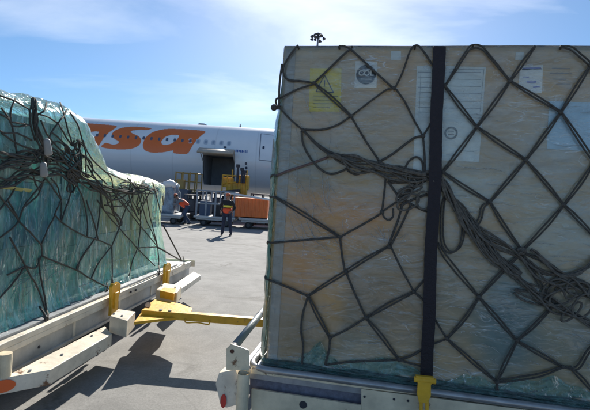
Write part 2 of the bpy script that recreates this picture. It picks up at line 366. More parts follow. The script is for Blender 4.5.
def sub(name, quads, m, off, thing, par):
    o = strips(name, quads, m, off, None); o.parent = par; o.matrix_parent_inverse = Matrix.Identity(4)
    # world position of par
    wl = Vector(par.location)+Vector(par.parent.location if par.parent else (0, 0, 0)); o.location = -wl; return o
sub('warning_triangle', [((324.5, 75), (316, 91.5), .007), ((316, 91.5), (333.5, 92.5), .007), ((333.5, 92.5), (324.5, 75), .007), ((324.6, 80), (324.3, 86.5), .008), ((324.2, 88.2), (324.2, 89.6), .008)], M_ink, .0065, root, yl)
sub('fine_print', [((313, 96), (338, 96.3), .005), ((313, 100), (336, 100.2), .004), ((313, 103.5), (338, 103.7), .004), ((313, 107), (330, 107.2), .004)], mat('print_olive', (.25, .22, .07)), .0065, root, yl)
def disc(name, c, rad, m, off, par, seg=40, hole=0):
    bm = NB(); C = FP(*c, off); k = [C+(du*math.cos(2*math.pi*i/seg)+ZA*math.sin(2*math.pi*i/seg))*rad for i in range(seg)]
    if hole:
        k2 = [C+(p-C)*hole for p in k]
        for i in range(seg):
            prism(bm, [k[i], k[(i+1) % seg], k2[(i+1) % seg], k2[i]], .0006, dn)
    else: prism(bm, k, .0006, dn)
    o = fin(name, bm, m); o.parent = par
    o.location = -(Vector(par.location)+Vector(par.parent.location)); return o
def text(name, s, c, size, m, off, par, bold=.0, rotz=0, sx=1):
    cu = bpy.data.curves.new(name, 'FONT'); cu.body = s; cu.size = size; cu.align_x = 'CENTER'; cu.align_y = 'CENTER'; cu.offset = bold; cu.extrude = .0003
    t = bpy.data.objects.new(name, cu); COL.objects.link(t); dg = bpy.context.evaluated_depsgraph_get(); dg.update()
    me = bpy.data.meshes.new_from_object(t.evaluated_get(dg)); bpy.data.objects.remove(t); 
    mw = Matrix((du, ZA, fn)).transposed().to_4x4(); mw.translation = FP(*c, off)
    me.transform(Matrix.Diagonal((sx, 1, 1, 1))); me.transform(mw); me.materials.clear(); me.materials.append(m)
    o = bpy.data.objects.new(name, me); COL.objects.link(o); o.parent = par
    o.location = -(Vector(par.location)+Vector(par.parent.location)); return o
cs = sheet('round_sticker', [(355.5, 61), (377.5, 61.5), (376.5, 88), (354.5, 88)], M_paper, .004, label='white square sticker with black disc reading COL')
disc('black_disc', (366, 74.5), .066, M_ink, .0065, cs)
text('lettering', 'COL', (366, 73.2), .050, M_paper, .0078, cs, bold=.0016)
sub('fine_print', [((360.5, 79), (371.5, 79.3), .006), ((362, 82), (370, 82.2), .004)], M_paper, .0078, root, cs)
dsh = sheet('document_sheet', [(417, 66), (434, 66), (430, 170), (413, 172)], M_paper2, .004, label='pale document sheet left of the black strap')
sub('printed_lines', [((418, y), (431, y+.2), .003) for y in range(72, 118, 5)]+[((421, 70), (419, 118), .002)], M_inkg, .006, root, dsh)
d2 = sheet('document_sheet', [(446, 66), (486, 67), (479, 162), (437, 160)], M_paper2, .0045, label='large pale document sheet right of the black strap')
sub('printed_lines', [((449, y), (481, y+.4), .003) for y in (72, 79, 86, 93, 101, 108)]+[((484, 68.5), (480, 112), .002), ((449, 69), (483, 69.5), .002)], M_inkg, .0065, root, d2)
disc('printed_emblem', (451, 133), .042, M_inkg, .0065, d2, hole=.72)
sub('printed_line', [((448, 131), (454, 131.2), .006)], M_inkg, .0065, root, d2)
sub('printed_line', [((448, 134.5), (454, 134.7), .006), ((462, 151), (474, 151.4), .004), ((446, 155), (458, 155.2), .004)], M_inkg, .0065, root, d2)
d3 = sheet('shipping_label', [(520, 66), (543, 65), (542, 93), (518, 92)], M_paper, .004, label='small white shipping label near the top edge')
sub('printed_lines', [((523, 68.5), (541, 67.8), .011), ((523, 77), (529, 77), .006), ((527, 82), (536, 82), .014), ((533, 87), (540, 86.4), .006)], M_inkb, .006, root, d3)
sub('printed_heading', [((522, 69.5), (542, 68.7), .006)], M_ink, .0062, root, d3)
d4 = sheet('document_pouch', [(549, 101), (604, 103), (602, 152), (547, 149)], M_blue, .004, label='light blue document pouch at the right')
sheet('tape_patch', [(391, 51), (401, 51), (401, 60), (391, 60)], M_paper2, .004, label='small pale tape patch')
sheet('tape_patch', [(516, 52), (524, 52), (523, 60), (515, 60)], M_paper2, .004)
st = sub('faded_stencil', [((552, 68), (570, 68.5), .006), ((550, 73), (572, 73.6), .006), ((553, 79), (566, 79.3), .006), ((556, 84), (570, 84), .004)], mat('faded_print', (.33, .30, .26)), .004, root, cs)
st.parent = root; st.location = -Vector(root.location)

# clear film around the crate
def crate_film():
    bm = NB(); H = CT-CB; nzv = 46
    per = []                                            # (point, outward normal) round the crate
    def run(a, b, nrm, n):
        for i in range(n): per.append((a.lerp(b, i/n), nrm))
    c0, c1, c2, c3 = (0, 0), (LEN, 0), (LEN, DEP), (0, DEP)
    run(Vector(c0), Vector(c1), Vector((0, -1)), 90); run(Vector(c1), Vector(c2), Vector((1, 0)), 24)
    run(Vector(c2), Vector(c3), Vector((0, 1)), 24); run(Vector(c3), Vector(c0), Vector((-1, 0)), 40)
    rows = []
    for j in range(nzv+1):
        z = CB+.01+(H-.006)*j/nzv; row = []
        for i, (p, nr) in enumerate(per):
            q = BX(p.x, p.y, z)
            wv = noise.noise(Vector((p.x*1.7, p.y*1.7, z*2.2)))*.008+noise.noise(Vector((p.x*9, p.y*9, z*5)))*.003
            o_ = .014+wv
            if nr.x == -1:
                o_ += .040*math.sin(math.pi*min(1, (DEP-p.y)/DEP*1.0))**.5*(.75+.25*math.sin(z*5))
            lowb = max(0, (CB+.14-z)/.14); o_ += .018*lowb**2*(1+.6*noise.noise(Vector((p.x*6, p.y*6, 3))))
            row.append(bm.verts.new(q+(du*nr.x+dn*nr.y)*max(.006, o_)))
        rows.append(row)
    n = len(per)
    for j in range(nzv):
        for i in range(n):
            bm.faces.new((rows[j][i], rows[j][(i+1) % n], rows[j+1][(i+1) % n], rows[j+1][i]))
    cap = [bm.verts.new(v.co.lerp(BX(LEN/2, DEP/2, CT+.012), .04)+ZA*.004) for v in rows[-1]]
    for i in range(n): bm.faces.new((rows[-1][i], rows[-1][(i+1) % n], cap[(i+1) % n], cap[i]))
    bm.faces.new(cap)
    fm = film('clear_stretch_film', (.50, .53, .48), (.80, .82, .78), lo=.0, hi=.34, rough=.12, transl=.3, stretch=(1.0, 1.0, 2.4), bumpd=.014, ttint=(.97, .98, .95), sc=2.2, sheen=1.5, crease=.75, cstretch=(1.1, 1.1, 5))
    o = fin('plastic_film', bm, fm, root, smooth=True, loc=P0)
crate_film()
bm = NB(); g = []
for j in range(60):
    row = []; z = CB-.01+(CT-CB-.22)*j/59
    for i in range(40):
        v = -.012+DEP*(i/39)**1.6
        o_ = .014+.056*max(0, min(1, v/.10))**.6+.012*noise.noise(Vector((v*5, z*3.5, 2)))+.010*noise.noise(Vector((v*9, z*9, 4)))
        if j > 50: o_ *= 1-(j-50)/12
        row.append(bm.verts.new(BX(-max(.004, o_), v, z)))
    g.append(row)
for j in range(59):
    for i in range(39): bm.faces.new((g[j][i], g[j][i+1], g[j+1][i+1], g[j+1][i]))
o = fin('side_film', bm, film('teal_side_film', (.25, .62, .55), (.60, .88, .82), lo=.6, hi=.95, rough=.2, transl=.6, stretch=(3, 3, 1), bumpd=.02, sc=3, crease=.6, cstretch=(3, 3, 1)), root, smooth=True)
o['label'] = 'teal film bulging off the left side of the crate'
# teal film bunched under the crate edge
bm = NB()
def hem(off, z0, r, seed):
    pts = []
    for i in range(0, 150):
        u = -.02+LEN*1.01*i/149
        pts.append(BX(u, -off-.012*noise.noise(Vector((u*3, seed, 0))), z0+.012*noise.noise(Vector((u*2.3, seed, 5)))+.0*u))
    tube(bm, pts, lambda t: r*(1+.55*noise.noise(Vector((t*17, seed, 1)))), 10, flat=1)
hem(.02, CB+.012, .026, 1.0); hem(.045, CB-.005, .020, 4.0)
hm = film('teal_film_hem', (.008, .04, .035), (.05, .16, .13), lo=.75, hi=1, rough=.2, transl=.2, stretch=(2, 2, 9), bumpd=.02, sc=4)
fin('film_hem', bm, hm, root, smooth=True)
# crumpled teal patch of film at the foot of the crate
def patch(cxp, cyp, wpx, hpx, seed):
    bm = NB(); g = []
    for j in range(15):
        row = []
        for i in range(31):
            a = (i/30-.5)*2; b_ = (j/14); hh = (1-a*a)*(.55+.45*noise.noise(Vector((a*3, seed, 0)))+.2)
            p = FP(cxp+a*wpx, cyp-b_*hpx*max(0.02, hh)+a*wpx*.07, .03+.012*noise.noise(Vector((a*6, b_*4, seed))))
            row.append(bm.verts.new(p))
        g.append(row)
    for j in range(14):
        for i in range(30): bm.faces.new((g[j][i], g[j][i+1], g[j+1][i+1], g[j+1][i]))
    fin('film_fold', bm, patch.m, root, smooth=True)
patch.m = film('teal_film_fold', (.07, .27, .23), (.35, .55, .5), lo=.1, hi=.75, rough=.15, transl=.3, stretch=(4, 4, 4), bumpd=.02, sc=2.2)
patch(318, 366, 24, 24, 1.3); patch(378, 374, 52, 20, 2.7); patch(545, 396, 60, 22, 5.1); patch(470, 387, 34, 13, 7.7)

M_crease = film('stretched_film_crease', (.72, .74, .70), (.95, .96, .94), lo=.3, hi=.95, rough=.15, transl=.3, stretch=(6, 6, 6), ttint=(.97, .98, .98), sc=5)
def ribbon(bm, P, r):
    tube(bm, P, lambda t: max(.0004, r*math.sin(math.pi*min(1, max(0, t)))**.5), 5, caps=False)
def crease_at(bm, rnd, x, y, ang_, ln_, r, fpos, curve=.15):
    a = R(ang_); k = rnd.uniform(-curve, curve); P = []
    for i in range(9):
        t = i/8-.5; px = x+math.cos(a)*ln_*t-math.sin(a)*k*ln_*(t*t*4-1)*.5+rnd.uniform(-.25, .25); py = y+math.sin(a)*ln_*t+math.cos(a)*k*ln_*(t*t*4-1)*.5+rnd.uniform(-.25, .25)
        p = fpos(px, py)
        if p is None: return
        P.append(p)
    ribbon(bm, P, r)
rnd = random.Random(3); bm = NB(); fpc = lambda x, y: FP(x, y, .023) if x < 640 and (y > 48) else None
def field(n, x0, x1, y0, y1, a0, a1, l0, l1, r0=.0011, r1=.0024):
    for _ in range(n): crease_at(bm, rnd, rnd.uniform(x0, x1), rnd.uniform(y0, y1), rnd.uniform(a0, a1), rnd.uniform(l0, l1), rnd.uniform(r0, r1), fpc)
field(44, 445, 605, 165, 335, -8, 14, 10, 40); field(8, 300, 430, 290, 350, -20, 25, 10, 35); field(14, 288, 345, 100, 235, 55, 80, 10, 45)
field(9, 300, 330, 180, 235, 48, 66, 15, 42, .001, .0022); field(20, 455, 600, 335, 378, 15, 50, 10, 34); field(8, 280, 420, 335, 362, 0, 25, 12, 40)
field(10, 285, 330, 55, 300, 82, 96, 25, 80); field(8, 490, 535, 290, 345, -45, 20, 10, 30); field(8, 445, 600, 95, 165, -6, 10, 12, 40)
for k in range(12): a = 22+k*11; crease_at(bm, rnd, 388+math.cos(R(a))*rnd.uniform(14, 26), 246+math.sin(R(a))*-rnd.uniform(10, 20), a*-1, rnd.uniform(10, 24), rnd.uniform(.001, .002), fpc, .05)
for k in range(11): a = 95+k*9; crease_at(bm, rnd, 345+math.cos(R(a))*rnd.uniform(18, 34), 262+math.sin(R(a))*-rnd.uniform(15, 38), -a, rnd.uniform(12, 30), rnd.uniform(.001, .002), fpc, .05)
fin('film_crease', bm, M_crease, root, smooth=True)['kind'] = 'stuff'
# pallet sheet under the crate
bm = NB(); obox(bm, BX(LEN/2, DEP/2, CB-.02), du, dn, ZA, LEN+.08, DEP+.1, .03)
fin('base_sheet', bm, M_deck, root)

# ------------------------------------------------------------------ RIGHT NET
def wpx(pts, per=5):
    return catmull([Vector((x, y, 0)) for x, y in pts], per)
def rope_on(bm, pts, fpos, r, per=5, seg=7, seed=0, flat=1):
    P = wpx(pts, per); out = []
    for q in P:
        p = fpos(q.x, q.y)
        if p is not None: out.append(p)
    if len(out) > 1: tube(bm, out, r, seg, flat=flat)
NR = .0072
def fr(off): return lambda x, y: FP(x, y, off)
net_lines = [
 [(298, 45), (290, 55), (283.5, 67), (284, 75), (289, 80), (301, 81), (314, 83)],
 [(314, 84), (298, 89), (281, 97.5)], [(282, 64), (279.5, 85), (279, 107)],
 [(279, 107), (290, 119), (303, 130)], [(314, 83), (331, 67), (346, 52.5), (352, 49)],
 [(339, 46), (347, 47), (356, 54), (373, 70), (393, 88)], [(314, 83), (332, 98), (351, 116)],
 [(393, 88), (386, 90), (376, 97), (351, 116)], [(351, 116), (337, 125), (322, 129.5), (303, 129.5)],
 [(395, 88), (403, 71), (410, 51), (415, 45.5), (420, 47), (428, 58), (436, 71)],
 [(396, 89), (405, 102), (413, 118), (423, 136)], [(351, 116), (364, 138), (380, 162)],
 [(423, 136), (414, 138), (403, 146), (391, 155), (380, 161)], [(423, 136), (430, 124), (436, 108)],
 [(423, 136), (424.5, 154), (425, 174)], [(303, 130), (315, 142), (330, 152), (345, 156)],
 [(304, 131), (318, 146), (332, 156)], [(301.5, 131), (303, 143), (309, 156), (319, 168), (330, 174), (342, 171), (352, 165)],
 [(405, 168), (409, 161), (416, 157), (422, 161), (424, 173)], [(388, 180), (397, 182.5), (412, 181), (426, 175)],
 [(345, 168), (351, 173), (358, 174.5), (366, 170), (377, 173), (386, 178)],
 [(388, 181), (394, 190), (399, 197)], [(386, 176), (384, 195), (382, 212)],
 [(426, 180), (412, 190), (399, 200), (382, 212)], [(382, 210), (384, 217), (389, 220), (393, 216), (393, 208)],
 [(382, 213), (362, 225), (340, 237)], [(275, 197), (300, 212), (340, 237)], [(270, 243), (300, 240.5), (340, 237)],
 [(404, 199), (398, 220), (388, 247)], [(411, 204), (401, 226), (390, 247)], [(340, 237), (342, 255), (345, 272)],
 [(388, 247), (366, 259), (346, 272), (328, 283), (308, 296)], [(391, 247), (401, 268), (414, 292)],
 [(269, 280), (287, 287), (308, 296)], [(308, 296), (303, 313), (301, 330), (303, 345), (302, 366)],
 [(308, 296), (318, 316), (330, 338)], [(346, 272), (355, 294), (366, 318)], [(366, 318), (348, 329), (330, 338)],
 [(366, 318), (390, 304), (414, 292)], [(414, 292), (420, 285), (428, 276)], [(414, 292), (421, 298), (428, 304)],
 [(366, 318), (382, 337), (399, 360)], [(330, 338), (329, 350), (325, 365)], [(325, 365), (350, 362), (399, 360)],
 [(399, 360), (413, 355), (426, 347)], [(399, 360), (412, 364), (424, 367)], [(405, 200), (416, 207), (427, 212)],
 [(400, 206), (414, 199), (428, 194)], [(388, 183), (406, 182), (426, 181)], [(399, 197), (410, 189), (418, 178)],
 # right of the strap
 [(425, 53), (436, 71), (445, 86)], [(445, 86), (457, 67), (468, 50), (473, 46.5), (480, 47), (487, 53), (510, 81)],
 [(445, 86), (460, 106), (477, 127)], [(510, 81), (522, 64), (535, 46)], [(510, 81), (494, 104), (477, 127)],
 [(560, 46.5), (571, 48), (580, 55), (591, 65), (603, 80)], [(591, 65), (576, 88), (561, 112)], [(510, 81), (536, 97), (561, 112)],
 [(477, 127), (460, 150), (443, 172)], [(477, 127), (500, 143), (526, 160)], [(526, 160), (544, 136), (561, 112)],
 [(561, 112), (575, 133), (592, 158), (604, 172)], [(526, 160), (508, 181), (490, 202)], [(526, 160), (545, 182), (564, 205)],
 [(443, 172), (466, 188), (490, 202)], [(490, 202), (483, 207), (481, 216), (477, 224), (470, 228)], [(490, 202), (503, 224), (520, 248)],
 [(564, 205), (580, 184), (596, 160)], [(564, 205), (545, 227), (524, 249)], [(564, 205), (578, 219), (600, 242)],
 [(443, 178), (436, 172)], [(438, 243), (445, 256), (461, 276), (479, 297)], [(479, 297), (466, 317), (447, 339)], [(479, 297), (500, 274), (522, 252)],
 [(479, 297), (497, 318), (517, 341)], [(426, 303), (436, 321), (447, 339)], [(447, 339), (436, 343), (426, 346)],
 [(447, 339), (472, 361), (497, 382)], [(497, 382), (497, 393)], [(497, 382), (505, 364), (517, 341)],
 [(497, 382), (516, 379), (540, 375), (563, 367)], [(517, 341), (540, 354), (563, 367)], [(563, 367), (577, 368), (588, 352), (600, 338)],
 [(570, 367), (582, 379), (597, 396)], [(517, 341), (535, 325), (555, 304)], [(555, 304), (538, 281), (522, 252)],
 [(522, 252), (545, 262), (567, 277)], [(447, 190), (443, 205), (442, 225), (443, 243), (449, 252), (457, 250), (462, 240), (463, 225), (458, 212)],
]
right_net = empty('cargo_net', P0, 'dark rope net draped over the film-wrapped crate on the right', 'cargo net')
bm = NB()
for k, ln in enumerate(net_lines):
    if min(p[0] for p in ln) > 434 or k in (6, 26, 31, 35, 38, 41):
        dx, dy = ln[-1][0]-ln[0][0], ln[-1][1]-ln[0][1]; l = math.hypot(dx, dy) or 1; nx, ny = -dy/l, dx/l
        for s_ in (-1, 1):
            g_ = 1.35*(1+.3*random.random()); m_ = len(ln)-1
            rope_on(bm, [(x+nx*g_*s_*(.35 if i in (0, m_) else 1), y+ny*g_*s_*(.35 if i in (0, m_) else 1)) for i, (x, y) in enumerate(ln if m_ > 1 else [ln[0], ((ln[0][0]+ln[1][0])/2, (ln[0][1]+ln[1][1])/2), ln[1]])], fr(.034), NR*.78)
    else: rope_on(bm, ln, fr(.034), NR*(.9+.3*random.random()))
# ropes carrying on over the top and down the left side
for x in (298, 339, 352, 415, 473, 535, 562):
    a = FP(x, 46.5, .03); rr = [a, a+dn*.05-ZA*.004, a+dn*.14-ZA*.006, BX((a-P0).dot(du)+.3, .9, CT+.035), BX((a-P0).dot(du)-.2, DEP+.02, CT+.03), BX((a-P0).dot(du)-.2, DEP+.05, CB)]
    tube(bm, catmull(rr, 6), NR, 7)
for (x1, y1), z2 in (((281, 98), 2.2), ((279, 107), 2.75), ((277, 176), 1.35), ((275, 197), 1.75), ((270.5, 243), .95), ((269, 280), 1.3)):
    a = FP(x1, y1, .034); tube(bm, catmull([a, BX(-.045, .02, a.z), BX(-.066, .2, a.z+(z2-a.z)*.15), BX(-.07, 1.0, z2), BX(-.06, DEP, a.z)], 6), NR, 7)
# knots
for x, y in ((314, 83), (351, 116), (394, 88), (423, 136), (303, 130), (340, 237), (308, 296), (346, 272), (366, 318), (414, 292), (389, 247), (445, 86), (477, 127), (510, 81), (561, 112), (526, 160), (490, 202), (564, 205), (479, 297), (517, 341), (447, 339), (497, 382), (563, 367), (591, 65), (330, 338), (443, 172), (382, 212), (399, 360), (380, 162)):
    c = FP(x, y, .038); 
    mt = Matrix.Translation(c) @ Matrix.Rotation(random.random()*3, 4, 'Y')
    bmesh.ops.create_icosphere(bm, subdivisions=2, radius=.0145, matrix=mt @ Matrix.Diagonal((1.15, .75, .9, 1)))
bmesh.ops.create_icosphere(bm, subdivisions=2, radius=.024, matrix=Matrix.Translation(FP(274, 107.5, .02)))
cyl(bm, FP(274, 107.5, .02), FP(281, 106, .02), .006, 6)
fin('net_mesh', bm, M_rope, right_net, smooth=True)
# gathered bundle of slack ropes
bm = NB()
def bundle(path, n, spread, r, seed, offb=.045, bmx=None, fp=None):
    rnd = random.Random(seed)
    for s in range(n):
        ph = rnd.random()*6; am = spread*(.3+rnd.random()*.7); f = rnd.uniform(.015, .05); sh = rnd.uniform(-spread, spread)*.6
        P = wpx(path, 8); out = []
        for i, q in enumerate(P):
            t = P[min(i+1, len(P)-1)]-P[max(i-1, 0)]; t.normalize(); nn = Vector((-t.y, t.x, 0))
            e = .35+.65*math.sin(math.pi*i/(len(P)-1))**.5
            d = (sh+am*math.sin(i*8*f+ph))*e
            off = offb+rnd.uniform(-.002, .002)+.016*math.cos(i*f*7+ph)
            out.append(fp(q.x+nn.x*d, q.y+nn.y*d, off))
        out = [o for o in out if o is not None]
        if len(out) > 2: tube(bmx, catmull(out[::2]+[out[-1]], 3), r*(.8+.4*rnd.random()), 7)
bundle([(327, 155), (345, 157), (365, 162), (385, 167), (405, 171), (426, 174)], 8, 3.4, .0068, 1, bmx=bm, fp=FP)
bundle([(333, 155), (352, 166), (375, 170), (400, 177), (426, 178)], 4, 4.5, .0068, 2, bmx=bm, fp=FP)
bundle([(424, 175), (436, 178), (447, 190), (460, 210), (476, 235), (496, 258), (520, 275)], 9, 6.5, .0066, 3, bmx=bm, fp=FP)
bundle([(443, 183), (462, 212), (478, 238), (500, 262), (525, 285), (552, 305), (600, 328)], 6, 6, .0066, 4, bmx=bm, fp=FP)
bundle([(455, 205), (480, 232), (515, 252), (540, 274), (562, 279), (582, 272), (600, 255)], 5, 4.5, .007, 5, bmx=bm, fp=FP)
bundle([(530, 250), (550, 266), (570, 278), (600, 292)], 4, 4, .007, 6, bmx=bm, fp=FP)
bundle([(545, 300), (560, 285), (580, 290), (600, 310)], 5, 10, .0065, 7, bmx=bm, fp=FP)
bundle([(515, 290), (540, 300), (565, 312), (600, 332)], 4, 7, .0066, 8, bmx=bm, fp=FP)
rnd = random.Random(5)
for k in range(4):                                      # snarl of loops near the right edge
    c = (rnd.uniform(562, 596), rnd.uniform(280, 315)); a = rnd.uniform(8, 15); b_ = rnd.uniform(4, 9); ph = rnd.random()*3
    pts = [(c[0]+a*math.cos(t/10*6.283)*math.cos(ph)-b_*math.sin(t/10*6.283)*math.sin(ph), c[1]+a*math.cos(t/10*6.283)*math.sin(ph)+b_*math.sin(t/10*6.283)*math.cos(ph)) for t in range(14)]
    rope_on(bm, pts, fr(.05+.01*rnd.random()), .0068)
for k in range(6):                                      # snarl behind the strap
    c = (rnd.uniform(404, 424), rnd.uniform(176, 204)); a = rnd.uniform(7, 14); b_ = rnd.uniform(3, 7); ph = rnd.random()*3
    pts = [(c[0]+a*math.cos(t/10*6.283)*math.cos(ph)-b_*math.sin(t/10*6.283)*math.sin(ph), c[1]+a*math.cos(t/10*6.283)*math.sin(ph)+b_*math.sin(t/10*6.283)*math.cos(ph)) for t in range(14)]
    rope_on(bm, pts, fr(.045+.01*rnd.random()), .0065)
c = FP(521, 251, .05)
for k in range(9):
    ax = Vector((rnd.uniform(-1, 1), rnd.uniform(-1, 1), rnd.uniform(-1, 1))).normalized(); o1 = ax.orthogonal().normalized(); o2 = ax.cross(o1)
    tube(bm, [c+(o1*math.cos(t*.7)+o2*math.sin(t*.7))*(.012+.016*rnd.random()) + du*rnd.uniform(-.01, .01) for t in range(10)], .007, 6)
o = fin('gathered_rope', bm, M_rope2, right_net, smooth=True); o['label'] = 'bundle of slack grey rope sagging to the right'
bm = NB()
rope_on(bm, [(276, 175.5), (290, 170), (306, 165), (328, 157)], fr(.03), .011, flat=.4)
fin('faded_cord', bm, mat('faded_red_cord', (.20, .12, .10), rough=.9, var=.4, vscale=40), right_net, smooth=True)

# ------------------------------------------------------------------ STRAP
strap = empty('tie_down_strap', FP(425, 385, .08), 'black webbing strap pulled down the front of the crate to a yellow buckle', 'strap')
bm = NB()
cen = [(439.5, 46.5), (437, 110), (434.5, 180), (431.5, 250), (428.5, 320), (426.5, 378)]
L_, R_ = [], []
pts = catmull([FP(x, y, .065 if 0 < i < 5 else .05) for i, (x, y) in enumerate(cen)], 8)
pts = [BX((pts[0]-P0).dot(du), DEP+.03, CT+.03), BX((pts[0]-P0).dot(du), DEP/2, CT+.035)]+[pts[0]+dn*.1+ZA*.02]+pts
hw = .040
ring = []
for i, p in enumerate(pts):
    t = (pts[min(i+1, len(pts)-1)]-pts[max(i-1, 0)]).normalized(); sdv = du; nrm = t.cross(sdv).normalized()
    p = p+du*.006*noise.noise(Vector((i*.13, 2, 5)))
    ring.append([bm.verts.new(p+sdv*a*(hw-.0015*(i % 2))+nrm*b_*.003+nrm*a*.006*noise.noise(Vector((i*.1, 0, 1)))) for a, b_ in ((-1, -1), (1, -1), (1, 1), (-1, 1))])
for i in range(len(ring)-1):
    for k in range(4): bm.faces.new((ring[i][k], ring[i][(k+1) % 4], ring[i+1][(k+1) % 4], ring[i+1][k]))
fin('webbing', bm, M_strap, strap)
bm = NB()
A = FP(427, 381, .085)
bprof = [(415.5, 376), (434, 378), (434.5, 383), (431, 385), (431, 396), (428, 404), (419, 403), (417, 394), (418, 384)]
prism(bm, [FP(x, y, .165) for x, y in bprof], .03, dn)
cyl(bm, FP(414, 379, .15), FP(436, 381.5, .15), .018, 12)
cyl(bm, FP(421, 401, .15), FP(421, 414, .15), .012, 8); cyl(bm, FP(427, 401, .15), FP(427, 414, .15), .012, 8)
o = fin('buckle', bm, M_yellow, strap); bev(o, .004)

# ------------------------------------------------------------------ DOLLIES
M_rim = mat('wheel_rim', (.10, .10, .10), rough=.6, var=.3)
def wheel(parent, c, ax, r=.2, wd=.12):
    bm = NB(); prof = [(r*.55, -.5), (r*.93, -.5), (r, -.32), (r, .32), (r*.93, .5), (r*.55, .5)]
    a = ax.normalized(); b_ = a.orthogonal().normalized(); c_ = a.cross(b_); sg = 24; rows = []
    for k in range(sg):
        d = b_*math.cos(2*math.pi*k/sg)+c_*math.sin(2*math.pi*k/sg)
        rows.append([bm.verts.new(c+d*rr+a*h*wd) for rr, h in prof])
    for k in range(sg):
        for j in range(5): bm.faces.new((rows[k][j], rows[k][j+1], rows[(k+1) % sg][j+1], rows[(k+1) % sg][j]))
    ty = fin('wheel', bm, M_tyre, parent, smooth=True)
    bm = NB(); cyl(bm, c-a*wd*.42, c+a*wd*.42, r*.56, 20); cyl(bm, c-a*wd*.55, c+a*wd*.55, r*.2, 12)
    h = fin('rim', bm, M_rim); h.parent = ty; h.location = -(Vector(ty.location)+Vector(parent.location)); return ty

RD = empty('pallet_dolly', BX(LEN/2, DEP/2, 0), 'white pallet dolly carrying the tall crate, with round grey edge rail', 'dolly')
bm = NB()
obox(bm, BX(LEN/2-.05, DEP/2, CB-.075), du, dn, ZA, LEN+.25, DEP+.12, .07)
obox(bm, BX(LEN/2, DEP/2, CB-.2), du, dn, ZA, LEN-.2, .3, .16)
for v in (.25, DEP-.25): obox(bm, BX(LEN/2, v, CB-.22), du, dn, ZA, LEN-.1, .1, .2)
o = fin('deck_frame', bm, M_deck, RD); bev(o)
# edge pipe with a bent corner and return down the left end
bm = NB(); ZR = CB-.018
pp = [BX(-.10, 1.6, ZR), BX(-.10, .6, ZR), BX(-.10, .12, ZR), BX(-.095, .0, ZR), BX(-.06, -.065, ZR), BX(.03, -.09, ZR)]
pp = catmull(pp, 8)+[BX(.3, -.09, ZR), BX(LEN+.1, -.09, ZR)]
tube(bm, pp, .024, 14)
fin('edge_pipe', bm, M_pipe, RD, smooth=True)
bm = NB(); a = onz(232.5, 349, .60); b_ = onz(268, 305, .60); e = a+(b_-a).normalized()*1.9
cyl(bm, a, e, .032, 18); 
fin('side_roller', bm, mat('roller_grey', (.30, .33, .34), rough=.35, metal=.3, var=.2), RD, smooth=True)
bm = NB(); d = (b_-a).normalized()
bm.free()
for t in (.0, .95, 1.85):
    bm = NB(); cyl(bm, a+d*(t+.02), a+d*(t+.05), .034, 18); fin('roller_collar', bm, M_dark, RD)
FO = .13
def fpoly(bm, px, off, th, dirv=None): prism(bm, [FP(x, y, off) for x, y in px], th, dirv or dn)
bm = NB()   # bracket plate carrying the roller
fpoly(bm, [(226, 349), (231, 344), (240, 347), (249, 350.5), (249, 371), (226, 370)], FO, .012)
o = fin('roller_bracket', bm, M_cream, RD); bev(o, .002)
bm = NB(); c = FP(232, 351.5, FO+.004)
cyl(bm, c, c+dn*.02, .014, 14); fin('bolt', bm, mat('rusty_bolt', (.10, .04, .025), rough=.8), RD)
bm = NB(); c = FP(244, 373, .16)
for (r_, z1, z0) in ((.042, 0, -.30),): tube(bm, [c+ZA*z0, c+ZA*z1], r_, 20, caps=False); tube(bm, [c+ZA*z1, c+ZA*z0], r_-.008, 20, caps=False)
bmesh.ops.create_circle(bm, cap_ends=True, radius=.042, segments=20, matrix=Matrix.Translation(c+ZA*-.05))
fin('corner_post', bm, M_cream, RD, smooth=False)
bm = NB()   # angled corner plate
z0 = .46
fpts = [(219, 373), (235, 369.5), (240, 380), (236, 400), (241, 404), (226, 408), (220, 404), (215.5, 384)]
fpoly(bm, fpts, .12, .10)
o = fin('corner_plate', bm, M_white, RD); bev(o, .003)
bm = NB()
c = FP(223.5, 401, .124); sg = 24
prism(bm, [c+(du*math.cos(i/sg*6.283)*.021+ZA*math.sin(i/sg*6.283)*.048) for i in range(sg)], .006, fn)
o = fin('reflector', bm, M_red, RD); o['label'] = 'oval red reflector on the corner'
# front fascia with the recess
bm = NB(); fo = .10
fpoly(bm, [(251.2, 368), (480, 397), (640, 418), (640, 423), (480, 402), (361.5, 388.5), (251.2, 373.5)], fo-.003, .03)
fpoly(bm, [(251.3, 389), (361, 405.5), (361, 460), (251.3, 446)], fo, .02)
fpoly(bm, [(361.3, 389.2), (640, 424.5), (640, 500), (361.3, 460)], fo, .02)
o = fin('front_fascia', bm, M_cream, RD); bev(o, .0015)
bm = NB(); fpoly(bm, [(250, 371), (364, 386), (364, 412), (250, 398)], fo-.06, .01)
fin('recess_panel', bm, M_recess, RD)
bm = NB()
c = FP(303, 405, fo+.004); cyl(bm, c, c+dn*.01, .026, 18)
fin('bolt_hole', bm, M_dark, RD)
for q in ((364.5, 397), (394, 399.5), (408, 401), (340, 412), (380, 412)):
    bm = NB(); c = FP(*q, fo+.004); cyl(bm, c, c+dn*.01, .008, 10); fin('bolt_hole', bm, M_dark, RD)
for u in (.35, LEN-.35):
    for v in (.35, DEP-.35): wheel(RD, BX(u, v, .2), du.cross(ZA), .2, .12)

